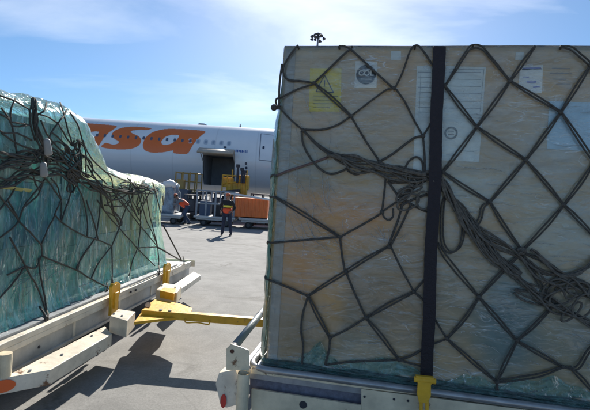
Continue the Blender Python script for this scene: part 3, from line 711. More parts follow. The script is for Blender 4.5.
# left dolly ----------------------------------------------------------------
LZ = .55
A0 = onz(0, 345, LZ); A1 = onz(192, 261, LZ)
lu = (A1-A0); LL = lu.length; lu.normalize(); ln = Vector((lu.y, -lu.x, 0))   # outward (+X-ish)
def LP(u, v, z): return Vector((A0.x, A0.y, 0))+lu*u-ln*v+ZA*z       # v = inward
print('left', A0, A1, LL)
LDL = empty('pallet_dolly', LP(LL/2, 1.3, 0), 'white pallet dolly with step ledge and yellow stops under the teal wrapped load', 'dolly')
bm = NB()
obox(bm, LP(LL/2-.35, 1.3, LZ-.05), lu, ln, ZA, LL+.7, 2.5, .06)
for v in (.35, 1.3, 2.3): obox(bm, LP(LL/2-.3, v, LZ-.17), lu, ln, ZA, LL+.5, .1, .17)
o = fin('deck_frame', bm, M_deck, LDL); bev(o)
bm = NB()
obox(bm, LP(LL/2-.4, .03, LZ-.025), lu, ln, ZA, LL+.8, .06, .05)
obox(bm, LP(LL/2-.4, .012, LZ-.075), lu, ln, ZA, LL+.8, .02, .05)
obox(bm, LP(LL+.015, .6, LZ-.04), lu, ln, ZA, .03, 1.3, .11)
o = fin('edge_rail', bm, M_white, LDL); bev(o, .006, 3)
bm = NB(); obox(bm, LP(LL/2-.4, .05, LZ-.19), lu, ln, ZA, LL+.76, .03, .18)
obox(bm, LP(LL/2-.4, .028, LZ-.27), lu, ln, ZA, LL+.76, .04, .03)
o = fin('side_web', bm, worn('web_paint_grey', (.56, .54, .49), amt=.63), LDL); bev(o, .003)
bm = NB(); prism(bm, [onz(x, y, .33) for x, y in ((-90, 396), (0, 379), (50, 370), (112, 334), (105, 326), (12, 373), (-90, 386))], .12)
o = fin('step_ledge', bm, M_white, LDL); bev(o, .006, 3)
bm = NB(); prism(bm, [onz(x, y, .40) for x, y in ((180, 289.5), (201, 275), (193.5, 271.5), (173, 285))], .08)
o = fin('step_ledge', bm, M_white, LDL); bev(o, .006, 3)
bm = NB(); prism(bm, [onz(x, y, .45) for x, y in ((110, 316), (118, 309), (135.5, 311.5), (127, 321))], .17)
o = fin('bumper_block', bm, M_white, LDL); bev(o, .006, 3)
bm = NB(); prism(bm, [onz(x, y, .50) for x, y in ((156, 290), (164, 283), (181.5, 285.5), (177, 293))], .16)
o = fin('bumper_block', bm, M_cream, LDL); bev(o, .006, 3)
bm = NB(); prism(bm, [onz(x, y, .51) for x, y in ((160, 290.5), (164, 287.5), (177, 289), (174, 293.5))], .09)
cyl(bm, onz(162, 291, .47), onz(176, 293, .47), .028, 12)
o = fin('coupling_latch', bm, M_yellow, LDL); bev(o, .004)
def stop(px, pyb, pyt, wd):
    b_ = onplane(px, pyb, LP(0, -.03, 0), ln); t_ = onplane(px, pyt, LP(0, -.03, 0), ln); h = t_.z-b_.z
    bm = NB()
    pr = [(-.5, 0), (.35, 0), (.5, .1), (.42, .45), (.7, .62), (.75, .88), (.35, 1.0), (.0, .93), (-.35, 1.0), (-.6, .9), (-.5, .5)]
    prism(bm, [b_+lu*(a*wd)+ZA*(c*h) for a, c in pr], .035, ln)
    obox(bm, b_+ZA*h*.45+ln*.03, lu, ln, ZA, wd*.5, .05, h*.5)
    o = fin('stop_post', bm, M_yellow, LDL); bev(o, .005); 
stop(111.5, 314, 283, .15); stop(164.5, 287, 263.5, .17)
bm = NB(); c = onz(4, 376, .33)
tube(bm, [c-ZA*.1, c+ZA*.17], .048, 20); fin('corner_post', bm, M_cream, LDL, smooth=False)
bm = NB()
p1 = onz(-90, 396, .33); p2 = onz(0, 379, .33); p3 = onz(50, 370, .33); dd = (p3-p2).normalized(); nn = dd.cross(ZA).normalized()
if nn.dot(EYE-p2) < 0: nn = -nn
c = p2-ZA*.058+nn*.003+dd*.015
prism(bm, [c+(dd*math.cos(i/24*6.283)*.085+ZA*math.sin(i/24*6.283)*.046) for i in range(24)], .006, nn)
o = fin('reflector', bm, M_orange, LDL); o['label'] = 'oval orange reflector on the ledge corner'
for q in ((39, 347), (131, 292), (136, 290)):
    bm = NB(); c = onplane(*q, LP(0, -.01, 0), ln) if q[0] > 100 else onplane(*q, LP(0, .033, 0), ln)
    cyl(bm, c-ln*.01, c+ln*.004, .014, 12); fin('bolt_hole', bm, M_dark, LDL)
for u in (.3, LL-.5):
    for v in (.5, 2.2): wheel(LDL, LP(u, v, .2), ln, .2, .12)

for pts_, zz, q_ in ((((114, 314), (122, 316)), .452, 0), (((162, 285.5), (175, 287.5)), .512, 0), (((30, 371), (62, 355), (92, 336)), .332, 0)):
    for (x, y) in pts_:
        bm = NB(); c = onz(x, y, zz); tube(bm, [c-ZA*.004, c+ZA*.010], .012, 6); fin('bolt', bm, M_grey, LDL)
for u in (.15, 1.0, 1.9, 2.8):
    bm = NB(); obox(bm, LP(u, .032, LZ-.18), lu, ln, ZA, .04, .012, .15); o = fin('web_rib', bm, M_white, LDL); bev(o, .003)
# tow bar -------------------------------------------------------------------
TB = empty('tow_bar', onz(150, 312, .3), 'yellow steel tow bar linking the left dolly to the right one', 'tow bar')
bm = NB(); zt = .42
prism(bm, [onz(x, y, zt) for x, y in ((134, 322), (146, 306), (155, 299), (180, 303.5), (192, 308), (190, 316), (160, 319))], .03)
o = fin('hitch_plate', bm, M_yellow, TB); bev(o, .004)
bm = NB(); a = onz(143, 309, zt+.05); b_ = onz(256, 318, zt+.05); d = (b_-a).normalized(); s_ = d.cross(ZA)
obox(bm, a.lerp(b_, .5)+d*.5-ZA*.04, d, s_, ZA, (b_-a).length+1.0, .085, .08)
o = fin('bar', bm, M_yellow, TB); bev(o, .005, 3)
bm = NB(); q = a.lerp(b_, .50)-ZA*.085+s_*.05
tube(bm, catmull([q-d*.13+ZA*.03, q-d*.12-ZA*.01, q, q+d*.12-ZA*.01, q+d*.13+ZA*.03], 5), .007, 8)
o = fin('handle', bm, M_yellow, TB, smooth=True)
bm = NB(); q = a.lerp(b_, .18)
for t in (.16, .24): cyl(bm, a.lerp(b_, t)-s_*.0+ZA*.0, a.lerp(b_, t)+ZA*.012, .018, 10); fin('bolt', bm, M_grey, TB); bm = NB()
cyl(bm, onz(148, 305, zt-.02), onz(148, 305, zt+.06), .03, 14)
fin('bolt', bm, M_grey, TB)

# ------------------------------------------------------------------ LEFT LOAD
sil = [(0, 90), (30, 98), (60, 106), (70, 113), (79, 127), (88, 148), (97, 164), (110, 170), (125, 175), (145, 178), (161, 183)]
WPL = .45; hs = []
for x, y in sil:
    p = onplane(x, y, LP(0, WPL, 0), ln); hs.append(((p-LP(0, 0, 0)).dot(lu), p.z))
print('profile', [(round(a, 2), round(b, 2)) for a, b in hs])
def hprof(u):
    if u <= hs[0][0]: return hs[0][1]+.0*(hs[0][0]-u)
    for (a, b), (c, d) in zip(hs, hs[1:]):
        if u <= c:
            t = (u-a)/(c-a); return b+(d-b)*t
    return hs[-1][1]
U0 = -1.1; U1 = (onplane(168, 262, LP(0, .2, 0), ln)-LP(0, 0, 0)).dot(lu); V0 = .25; V1 = 2.45
print('U1', U1)
def load_shell():
    fp = []; n = 300; rc = .16
    # rounded rectangle footprint (u, v) with outward normals
    segs = []
    def arc(cu, cv, a0, a1, k=10):
        for i in range(k): a = a0+(a1-a0)*i/k; segs.append((cu+rc*math.cos(a), cv+rc*math.sin(a)))
    def line(a, b_, k):
        for i in range(k): segs.append((a[0]+(b_[0]-a[0])*i/k, a[1]+(b_[1]-a[1])*i/k))
    line((U0+rc, V0), (U1-rc, V0), 190); arc(U1-rc, V0+rc, -math.pi/2, 0)
    line((U1, V0+rc), (U1, V1-rc), 50); arc(U1-rc, V1-rc, 0, math.pi/2)
    line((U1-rc, V1), (U0+rc, V1), 60); arc(U0+rc, V1-rc, math.pi/2, math.pi)
    line((U0, V1-rc), (U0, V0+rc), 40); arc(U0+rc, V0+rc, math.pi, 1.5*math.pi)
    bm = NB(); rows = []; m = len(segs); base = LZ+.0
    C = ((U0+U1)/2, (V0+V1)/2)
    levels = [(k/54, 0) for k in range(55)]+[(1, q) for q in (.015, .035, .07, .12, .2, .3, .42, .56, .7, .85, .97)]
    for f, q in levels:
        row = []
        for i, (u, v) in enumerate(segs):
            d = Vector((u-C[0], v-C[1]))
            uu = max(U0, min(U1, u)); 
            # inset distance in metres, measured along both axes
            ins = q*1.15
            u2 = u+(C[0]-u)*min(1, ins/1.7)*(1 if abs(v-V0) > .3 and abs(v-V1) > .3 else .35+.65*q); v2 = v+(C[1]-v)*min(1, q)
            top = hprof(u2); shoulder = .20
            ins_m = min(abs(v2-V0), abs(v2-V1), abs(u2-U1), abs(u2-U0))
            if q == 0:
                z = base+(top-shoulder-base)*f
            else:
                x = min(1, ins_m/.3); z = top-shoulder+shoulder*math.sqrt(max(0, 1-(1-x)**2))
            s = i/m*14
            s = (u if v < V0+.3 or v > V1-.3 else v)*1.0+ (0 if v < 1 else 20)
            hz = z-base
            fold = 1-abs(noise.noise(Vector((s*4.5+hz*.5, hz*.7, 1.1)))*2)
            fold2 = 1-abs(noise.noise(Vector((s*9-hz*2.4, hz*1.9, 7.1)))*2)
            big = noise.noise(Vector((s*1.1, hz*1.3, 3.3)))
            flare = .06*math.exp(-hz/.13)+.03*math.exp(-hz/.4)
            disp = .035*fold+.018*fold2+.06*big*(.4 if q == 0 else .3)+flare-.03
            if q == 0: disp -= .05*math.exp(-((hz-(top-base)*.55)/.3)**2)*.8
            dir2 = Vector((0, 0))
            eps = 12; 
            a = segs[(i+1) % m]; b_ = segs[i-1]; tx, ty = a[0]-b_[0], a[1]-b_[1]; l = math.hypot(tx, ty) or 1
            nx, ny = ty/l, -tx/l
            k = 1 if q == 0 else max(0, 1-q*6)
            p = LP(u2+nx*disp*k, v2+ny*disp*k, z+(disp*.8*(1-k) if q else 0)+.02)
            row.append(bm.verts.new(p))
        rows.append(row)
    for j in range(len(rows)-1):
        for i in range(m): bm.faces.new((rows[j][i], rows[j][(i+1) % m], rows[j+1][(i+1) % m], rows[j+1][i]))
    bm.faces.new(rows[-1])
    return bm
bm = load_shell()
bmesh.ops.recalc_face_normals(bm, faces=bm.faces)
bvh = BVHTree.FromBMesh(bm)
LR = empty('wrapped_load', LP((U0+U1)/2, 1.3, LZ), 'teal film-wrapped cargo load sloping down to its lower far half, on the left dolly', 'wrapped cargo')
TM = film('teal_stretch_film', (.03, .56, .43), (.55, .93, .82), lo=.02, hi=.62, rough=.16, transl=.42, stretch=(2.4, 2.4, .55), bumpd=.03, ttint=(.86, .985, .95), sc=3.0, thick=.6, clear=(A0.y+1.4, A0.y+2.2, .26), crease=.9, cstretch=(3.5, 3.5, .7))
fin('plastic_film', bm, TM, LR, smooth=True)
bm = NB(); obox(bm, LP((U0+U1)/2, 1.3, LZ+.0), lu, ln, ZA, U1-U0+.2, 2.45, .03); fin('base_sheet', bm, M_deck, LR)
# goods inside the film
M_khaki = mat('carton_khaki', (.72, .58, .34), rough=.8, var=.25, vscale=3)
M_khaki2 = mat('carton_grey', (.66, .62, .52), rough=.8, var=.3, vscale=3)
M_drum = mat('drum_blue', (.05, .12, .22), rough=.4, var=.3, vscale=5)
M_sil = mat('foil_sack', (.28, .33, .36), rough=.35, var=.4, vscale=8, bump=.5, bscale=8)
rnd = random.Random(21)
ucur = U0+.14; cols_ = []
M_c = {'blue': mat('carton_blue', (.14, .25, .36), rough=.5, var=.35, vscale=4), 'slate': mat('carton_slate', (.34, .35, .32), rough=.6, var=.4, vscale=4),
       'pale': mat('carton_pale', (.42, .46, .47), rough=.5, var=.3, vscale=4), 'khaki': M_khaki, 'grey': M_khaki2}
seq = ['slate', 'blue', 'slate', 'pale', 'slate', 'blue', 'blue', 'slate', 'pale', 'blue', 'slate', 'pale', 'slate', 'blue', 'pale', 'slate', 'blue', 'slate', 'slate']
qn = 0
while ucur < U1-.3:
    wd = rnd.uniform(.34, .46); 
    if ucur+wd > U1-.12: wd = U1-.12-ucur
    far = ucur > 1.75; top_ = min(hprof(ucur), hprof(ucur+wd))-.17; zc_ = LZ+.02; nr = 2 if far else 3; v_ = V0+.15+rnd.uniform(0, .05)
    for k in range(nr):
        zt_ = LZ+.02+(top_-LZ-.02)*(k+1)/nr
        kind = ('khaki' if (qn % 3) else 'grey') if far else seq[qn % len(seq)]; qn += 1
        bm = NB(); vo = rnd.uniform(0, .03)
        obox(bm, LP(ucur+wd/2, (v_+vo+V1-.15)/2, (zc_+zt_)/2), lu, ln, ZA, wd-.012, V1-.15-v_-vo, zt_-zc_-.006)
        obox(bm, LP(ucur+wd/2, v_+vo-.002, (zc_+zt_)/2), lu, ln, ZA, .05, .004, zt_-zc_-.01)
        o = fin('carton', bm, M_c[kind]); bev(o, .012)
        tag(o, {'khaki': 'khaki carton under the film in the lower far half of the teal load', 'grey': 'greyish carton under the film in the lower far half of the teal load', 'blue': 'dark blue carton packed inside the teal wrapped load',
                'slate': 'slate grey carton packed inside the teal wrapped load', 'pale': 'pale carton packed inside the teal wrapped load'}[kind], 'carton', kind+' cartons packed inside the teal film')
        zc_ = zt_
    ucur += wd
def LS(x, y, off=.02):
    d = ray(x, y); h = bvh.ray_cast(EYE, d)
    if h[0] is None: return None
    nn = h[1]; nn = nn if nn.dot(d) < 0 else -nn
    return h[0]+nn*off
# yellow tape
bm = NB()
tube(bm, [q for q in [LS(x, 187+x*.13, .008) for x in range(-6, 31, 4)] if q], .02, 8, flat=.2)
o = fin('yellow_tape', bm, mat('tape_yellow', (.42, .40, .14), rough=.5), LR)
# left net
left_net = empty('cargo_net', LP(1, 0, LZ), 'dark rope net tangled over the teal wrapped load on the left', 'cargo net')
LN = [
 [(-6, 112), (6, 118), (12, 126), (28, 125)], [(-6, 128), (4, 133), (16, 133), (30, 140)], [(14, 100), (9, 110), (9, 122)], [(46, 104), (42, 112), (36, 116)], [(57, 123), (50, 132), (46, 142)],
 [(50, 132), (60, 140), (68, 152)], [(71, 146), (80, 142), (86, 150)], [(-6, 176), (10, 180), (26, 178), (42, 182)], [(42, 182), (36, 196), (24, 206)], [(-6, 166), (20, 158), (44, 146)],
 [(16, 178), (12, 190), (6, 200)], [(6, 200), (-4, 212)], [(6, 200), (18, 221)], [(60, 222), (53, 214)], [(60, 200), (60, 222)], [(82, 172), (96, 180), (104, 190)], [(100, 168), (110, 178), (112, 192)],
 [(95, 237), (78, 262), (76, 270)], [(118, 228), (111, 246)], [(137, 248), (132, 260), (128, 276)], [(137, 248), (157, 247)], [(146, 222), (152, 234), (157, 247)], [(112, 192), (124, 200), (140, 222)],
 [(126, 178), (136, 190), (146, 222)], [(145, 180), (134, 192), (125, 208)], [(40, 256), (34, 268), (24, 266)], [(90, 279), (98, 262), (111, 246)], [(20, 340), (40, 318)][:0] or [(6, 275), (24, 266)],
 [(60, 104), (66, 128), (72, 146)], [(86, 165), (94, 178), (100, 190)], [(30, 168), (34, 182), (38, 190)], [(50, 178), (56, 186), (60, 200)], [(107, 203), (114, 198), (118, 190)],

 [(-8, 94), (0, 97), (14, 102), (28, 110)], [(28, 110), (31, 105), (34, 100)], [(36, 114), (46, 117), (57, 123)], [(57, 123), (61, 118), (66, 111)],
 [(57, 123), (63, 134), (71, 146)], [(0, 108), (9, 122), (13, 138), (15, 152)], [(9, 122), (18, 123), (28, 125)], [(69, 113), (76, 124), (80, 136), (84, 150)],
 [(28, 110), (29, 125), (34, 140)], [(0, 133), (10, 140), (22, 146), (36, 150)], [(40, 120), (46, 135), (58, 148), (70, 160)], [(48, 146), (56, 141), (64, 147), (62, 156), (54, 158)],
 [(-4, 193), (7, 207), (18, 221)], [(18, 221), (8, 231), (-4, 240)], [(18, 221), (21, 212), (25, 202)], [(18, 221), (30, 234), (40, 245)], [(40, 245), (41, 256)],
 [(40, 244), (47, 229), (54, 214), (60, 200)], [(41, 256), (58, 263), (76, 270)], [(76, 270), (90, 279), (107, 288)], [(76, 270), (80, 258), (95, 237)],
 [(8, 237), (24, 266), (38, 292), (46, 317)], [(37, 258), (40, 280), (44, 300), (46, 317)], [(60, 222), (72, 230), (86, 237)], [(86, 237), (97, 240), (111, 246)],
 [(111, 246), (111, 264), (111, 284)], [(96, 200), (106, 214), (118, 228)], [(118, 228), (138, 250), (158, 270)], [(120, 200), (138, 224), (157, 247)],
 [(157, 247), (170, 254), (182, 260)], [(125, 208), (121, 218), (118, 228)], [(157, 247), (158, 260), (158, 272)], [(140, 214), (139, 232), (137, 248)],
 [(162, 196), (163, 225)], [(163, 225), (172, 242), (182, 260)], [(85, 200), (92, 220), (97, 240)], [(100, 195), (98, 215), (95, 236)], [(104, 205), (120, 206), (128, 200)],
 [(142, 182), (146, 200), (150, 220), (157, 247)], [(152, 183), (158, 205), (163, 225)], [(130, 180), (128, 195), (134, 212), (140, 222)], [(84, 148), (92, 160), (104, 171), (120, 179), (134, 184)],
 [(82, 140), (86, 158), (94, 172), (106, 184)], [(0, 160), (14, 168), (30, 172), (44, 178), (60, 200)], [(25, 202), (36, 190), (44, 178)], [(76, 185), (82, 200), (86, 220), (86, 237)],
 [(70, 190), (66, 205), (60, 222)], [(150, 190), (143, 203), (140, 214)], [(112, 190), (118, 200), (125, 208)], [(-4, 300), (10, 285), (24, 266)],
]
bm = NB()
for l_ in LN: rope_on(bm, l_, lambda x, y: LS(x, y, .014), .0078)
for x, y in ((46, 316), (111, 284), (158, 271), (183, 261), (106, 288), (38, 312)):
    p_ = LS(x, y-5, .014) or onplane(x, y-5, LP(0, .08, 0), ln); e_ = onz(x+(1 if x != 38 else 8), y+3 if x != 38 else 319, LZ+.02)
    tube(bm, [p_, p_.lerp(e_, .5)+ln*.01, e_], .0095, 8); 
    tube(bm, [e_+(lu*math.cos(t*.7)+ZA*math.sin(t*.7))*.018 for t in range(10)], .006, 6)
q = [onplane(163, 225, LP(0, .08, 0), ln), onplane(182, 261, LP(0, .03, 0), ln)]
tube(bm, q, .011, 7); tube(bm, [onplane(157, 247, LP(0, .05, 0), ln), q[1]], .011, 7)
fin('net_mesh', bm, M_rope, left_net, smooth=True)
def LSo(x, y, off): return LS(x, y, off-.02)
bm = NB()
bundle([(32, 101), (33, 115), (36, 130), (41, 150), (43, 166)], 5, 4, .008, 11, bmx=bm, fp=LSo)
bundle([(-6, 170), (12, 163), (30, 158), (48, 154), (64, 165), (78, 176)], 7, 6, .008, 12, bmx=bm, fp=LSo)
bundle([(-6, 152), (14, 155), (30, 153), (46, 158), (60, 160)], 4, 5, .0075, 15, bmx=bm, fp=LSo)
bundle([(76, 140), (78, 152), (75, 166), (70, 180), (68, 192)], 6, 6.5, .008, 13, bmx=bm, fp=LSo)
bundle([(66, 172), (80, 180), (96, 187), (112, 193), (130, 192), (146, 186)], 7, 5, .008, 14, bmx=bm, fp=LSo)
bundle([(118, 186), (132, 194), (148, 190), (156, 188)], 5, 8, .0075, 16, bmx=bm, fp=LSo)
bundle([(130, 186), (136, 200), (138, 214)], 4, 6, .0075, 17, bmx=bm, fp=LSo)
bundle([(64, 144), (72, 156), (82, 164), (88, 176)], 5, 7, .0075, 18, bmx=bm, fp=LSo)
bundle([(-6, 186), (14, 180), (34, 172), (54, 172), (74, 184)], 5, 7, .009, 31, bmx=bm, fp=LSo)
bundle([(90, 186), (100, 196), (112, 210), (118, 226)], 4, 7, .008, 34, bmx=bm, fp=LSo)
o = fin('gathered_rope', bm, M_rope, left_net, smooth=True)
# pale ribbons drawn as highlights along the creases of the teal film
rnd = random.Random(9); bm = NB()
for _ in range(70):
    x = rnd.uniform(4, 160); y = rnd.uniform(195, 200+80*(1-x/200)+20)
    crease_at(bm, rnd, x, y, rnd.uniform(80, 112), rnd.uniform(14, 50), rnd.uniform(.0015, .004), lambda a, b_: LS(a, b_, .002))
for _ in range(30): crease_at(bm, rnd, rnd.uniform(10, 130), rnd.uniform(255, 290), rnd.uniform(-35, -10), rnd.uniform(15, 45), rnd.uniform(.0015, .0035), lambda a, b_: LS(a, b_, .002))
for _ in range(24): crease_at(bm, rnd, rnd.uniform(4, 90), rnd.uniform(100, 150), rnd.uniform(20, 70), rnd.uniform(12, 36), rnd.uniform(.002, .004), lambda a, b_: LS(a, b_, .002))
fin('film_crease', bm, film('teal_crease_highlight', (.35, .66, .62), (.80, .92, .90), lo=.25, hi=.8, rough=.12, transl=.4, stretch=(6, 6, 2), ttint=(.95, .98, .98), sc=5), LR, smooth=True)['kind'] = 'stuff'
for (x, y0, y1, tl) in ((41, 138, 154, 2), (39, 161, 176, 1)):
    bm = NB(); a = LS(x, y0, .07); b_ = LS(x+tl*.7, y1, .07)
    if a and b_:
        tube(bm, [a.lerp(b_, t) for t in (0, .1, .4, .7, .92, 1)], lambda t: .026+.012*t-(.014 if t < .05 or t > .97 else 0), 12, flat=.6)
        fin('pale_tensioner', bm, mat('pale_plastic', (.42, .40, .38), rough=.5, var=.3), left_net, smooth=True)

# ------------------------------------------------------------------ AIRCRAFT
YC = 34.6; RF = 2.62; ZC = 4.1
AC = empty('passenger_jet', Vector((-5, YC, 0)), 'white airliner with orange lettering and an open cargo hold, parked behind the people', 'aircraft')
def slope(x): return 0
tilt = 0.0
def fus_r(x):   # radius along the fuselage
    if x > 8: 
        t = min(1, (x-8)/9); return RF*math.sqrt(max(0, 1-t**2.2))
    if x < -34: t = min(1, (-34-x)/18); return RF*(1-.85*t**1.5)
    return RF
def fus_zc(x):
    if x > 8: return ZC-.8*min(1, (x-8)/9)**2
    if x < -34: t = min(1, (-34-x)/18); return ZC+1.3*t**1.5
    return ZC
def hit_fus(px, py, off=0):
    d = ray(px, py); r = RF+off
    a = d.y**2+d.z**2; oy, oz = EYE.y-YC, EYE.z-ZC; b_ = 2*(d.y*oy+d.z*oz); c = oy*oy+oz*oz-r*r; D = b_*b_-4*a*c
    if D < 0: return None
    return EYE+d*((-b_-math.sqrt(D))/(2*a))
# opening of the hold in (x, angle) space
def ang(p): return math.atan2(p.z-ZC, -(p.y-YC))
DO = [(201.5, 153.5), (235.5, 156), (234.5, 187.5), (205.5, 183.5)]
dh = [hit_fus(*q) for q in DO]
dx0 = (dh[0].x+dh[3].x)/2; dx1 = (dh[1].x+dh[2].x)/2; da1 = (ang(dh[0])+ang(dh[1]))/2; da0 = (ang(dh[2])+ang(dh[3]))/2
print('door', dx0, dx1, da0, da1)
xs = sorted(set([-52+i*1.0 for i in range(0, 61)]+[8+i*.5 for i in range(0, 19)]+[dx0, dx1]))
xs = [x for x in xs if x <= 17.0]
def fpt(x, a, off=0): return Vector((x, YC-(fus_r(x)+off)*math.cos(a), fus_zc(x)+(fus_r(x)+off)*math.sin(a)))
angs = sorted(set([-math.pi+i*2*math.pi/96 for i in range(96)]+[da0, da1]))
bm = NB(); grid = {}
for i, x in enumerate(xs):
    for j, a in enumerate(angs): grid[i, j] = bm.verts.new(fpt(x, a))
nj = len(angs)
for i in range(len(xs)-1):
    for j in range(nj):
        am = angs[j]+1e-4; xm = (xs[i]+xs[i+1])/2
        if dx0 < xm < dx1 and da0-1e-6 <= angs[j] < da1-1e-6: continue
        bm.faces.new((grid[i, j], grid[i, (j+1) % nj], grid[i+1, (j+1) % nj], grid[i+1, j]))
bmesh.ops.remove_doubles(bm, verts=bm.verts, dist=.001)
M_fus = mat('fuselage_paint', (.80, .81, .82), rough=.28, var=.06, vscale=.8, spec=.5, coat=.3)
# grey belly
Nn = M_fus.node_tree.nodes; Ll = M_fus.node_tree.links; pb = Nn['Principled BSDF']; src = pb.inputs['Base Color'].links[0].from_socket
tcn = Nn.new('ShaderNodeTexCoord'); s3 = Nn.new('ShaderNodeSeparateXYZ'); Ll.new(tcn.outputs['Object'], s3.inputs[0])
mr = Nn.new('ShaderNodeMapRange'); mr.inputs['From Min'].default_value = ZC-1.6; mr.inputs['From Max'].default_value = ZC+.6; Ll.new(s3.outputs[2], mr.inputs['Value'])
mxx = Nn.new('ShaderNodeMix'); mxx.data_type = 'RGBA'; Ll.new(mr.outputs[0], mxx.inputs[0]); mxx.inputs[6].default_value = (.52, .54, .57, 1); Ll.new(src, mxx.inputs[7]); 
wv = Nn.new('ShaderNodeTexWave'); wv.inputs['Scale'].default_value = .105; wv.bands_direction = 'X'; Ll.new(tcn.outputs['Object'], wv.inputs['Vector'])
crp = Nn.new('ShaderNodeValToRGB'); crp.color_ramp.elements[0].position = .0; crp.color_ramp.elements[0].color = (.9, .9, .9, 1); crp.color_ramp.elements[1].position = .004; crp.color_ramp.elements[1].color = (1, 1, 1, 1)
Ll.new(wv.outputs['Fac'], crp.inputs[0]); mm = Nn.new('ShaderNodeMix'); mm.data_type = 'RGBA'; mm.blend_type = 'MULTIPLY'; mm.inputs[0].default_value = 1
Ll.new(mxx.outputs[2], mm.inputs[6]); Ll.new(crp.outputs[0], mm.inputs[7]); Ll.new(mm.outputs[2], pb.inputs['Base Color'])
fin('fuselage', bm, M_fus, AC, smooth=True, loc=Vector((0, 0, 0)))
# hold interior
bm = NB(); yb = YC-.2
c0 = [fpt(dx0, da0), fpt(dx1, da0), fpt(dx1, da1), fpt(dx0, da1)]
inn = [Vector((p.x, yb+1.2, p.z)) for p in c0]
vs = [bm.verts.new(p) for p in c0]; vi = [bm.verts.new(p) for p in inn]
for k in range(4): bm.faces.new((vs[k], vs[(k+1) % 4], vi[(k+1) % 4], vi[k]))
bm.faces.new(vi)
M_hold = mat('hold_lining', (.30, .31, .33), rough=.7, var=.3, vscale=1.5)
fin('cargo_hold', bm, M_hold, AC)
# open door: hinged panel swung out above the opening
bm = NB(); P = [hit_fus(195.5, 149, .03), hit_fus(237, 153, .03)]
a0, a1 = P[0].copy(), P[1].copy()
outv = Vector((0, -1, -.18)).normalized()*1.9
h0 = fpt(dx0, da1, .02); h1 = fpt(dx1, da1, .02)
seg = []
for k in range(9):
    t = k/8; off = Vector((0, -1.55*t, .42*math.sin(t*math.pi*.9)-.10*t)); seg.append((bm.verts.new(h0+off+Vector((-.12*t, 0, 0))), bm.verts.new(h1+off+Vector((.08*t, 0, 0)))))
for k in range(8): bm.faces.new((seg[k][0], seg[k][1], seg[k+1][1], seg[k+1][0]))
o = fin('cargo_door', bm, mat('door_panel', (.50, .42, .33), rough=.5, var=.2), AC, smooth=True)
sm_ = o.modifiers.new('thick', 'SOLIDIFY'); sm_.thickness = .12
for hx in (h0, h1):
    bm = NB(); cyl(bm, hx+Vector((0, .1, -.5)), hx+Vector((0, -1.1, .1)), .04, 8); fin('door_strut', bm, M_grey, AC)
# lettering projected on the skin
def inpoly(x, y, P):
    c = False; n = len(P)
    for i in range(n):
        x1, y1 = P[i]; x2, y2 = P[i-1]
        if (y1 > y) != (y2 > y) and x < (x2-x1)*(y-y1)/(y2-y1)+x1: c = not c
    return c
def smoothpoly(P): 
    V = [Vector((*p, 0)) for p in P]; n = len(V); out = []
    for i in range(n):
        a, b_, c, d = V[i-1], V[i], V[(i+1) % n], V[(i+2) % n]
        sharp = 0
        for k in range(4):
            t = k/4; q = .5*((2*b_)+(c-a)*t*.8+(2*a-5*b_+4*c-d)*t*t*.8+(3*b_-a-3*c+d)*t*t*t*.8) if False else b_.lerp(c, t)
            out.append(q)
    for _ in range(2):
        n = len(out); out = [out[i]*.6+(out[i-1]+out[(i+1) % n])*.2 for i in range(n)]
    return [(v.x, v.y) for v in out]
z5 = lambda P: [(75+x/4.214, 110+y/4.214) for x, y in P]
letters = [
 ([(-120, 48), (-30, 50), (20, 53), (185, 65), (160, 82), (135, 100), (115, 125), (96, 158), (45, 158), (20, 160), (-60, 140), (-110, 110)], [(28, 118), (48, 98), (75, 90), (105, 90), (92, 106), (72, 122), (50, 132), (34, 130)]),
 ([(330, 76), (305, 84), (265, 82), (232, 88), (240, 98), (266, 108), (281, 125), (272, 148), (245, 162), (200, 167), (140, 163), (106, 155), (128, 136), (160, 147), (182, 142), (186, 132), (160, 118), (153, 102), (168, 86), (200, 73), (250, 69)], None),
 ([(390, 77), (560, 87), (530, 108), (505, 135), (490, 158), (475, 187), (413, 183), (416, 168), (370, 179), (320, 180), (292, 170), (284, 148), (295, 115), (330, 90)], [(362, 132), (380, 112), (408, 103), (442, 105), (432, 122), (410, 140), (385, 148), (366, 145)]),
]
M_or = mat('livery_orange', (.78, .17, .035), rough=.35, var=.08, vscale=1)
for outer, hole in letters:
    O = smoothpoly(z5(outer)); H = smoothpoly(z5(hole)) if hole else None
    xsn = [p[0] for p in O]; ysn = [p[1] for p in O]; st = .3; bm = NB(); vc = {}
    nx_ = int((max(xsn)-min(xsn))/st)+1; ny_ = int((max(ysn)-min(ysn))/st)+1; X0, Y0 = min(xsn), min(ysn)
    def V(i, j):
        if (i, j) not in vc: vc[i, j] = bm.verts.new(hit_fus(X0+i*st, Y0+j*st, .012))
        return vc[i, j]
    for i in range(nx_):
        for j in range(ny_):
            x, y = X0+(i+.5)*st, Y0+(j+.5)*st
            if inpoly(x, y, O) and not (H and inpoly(x, y, H)): bm.faces.new((V(i, j), V(i+1, j), V(i+1, j+1), V(i, j+1)))
    fin('lettering', bm, M_or, AC, smooth=True)
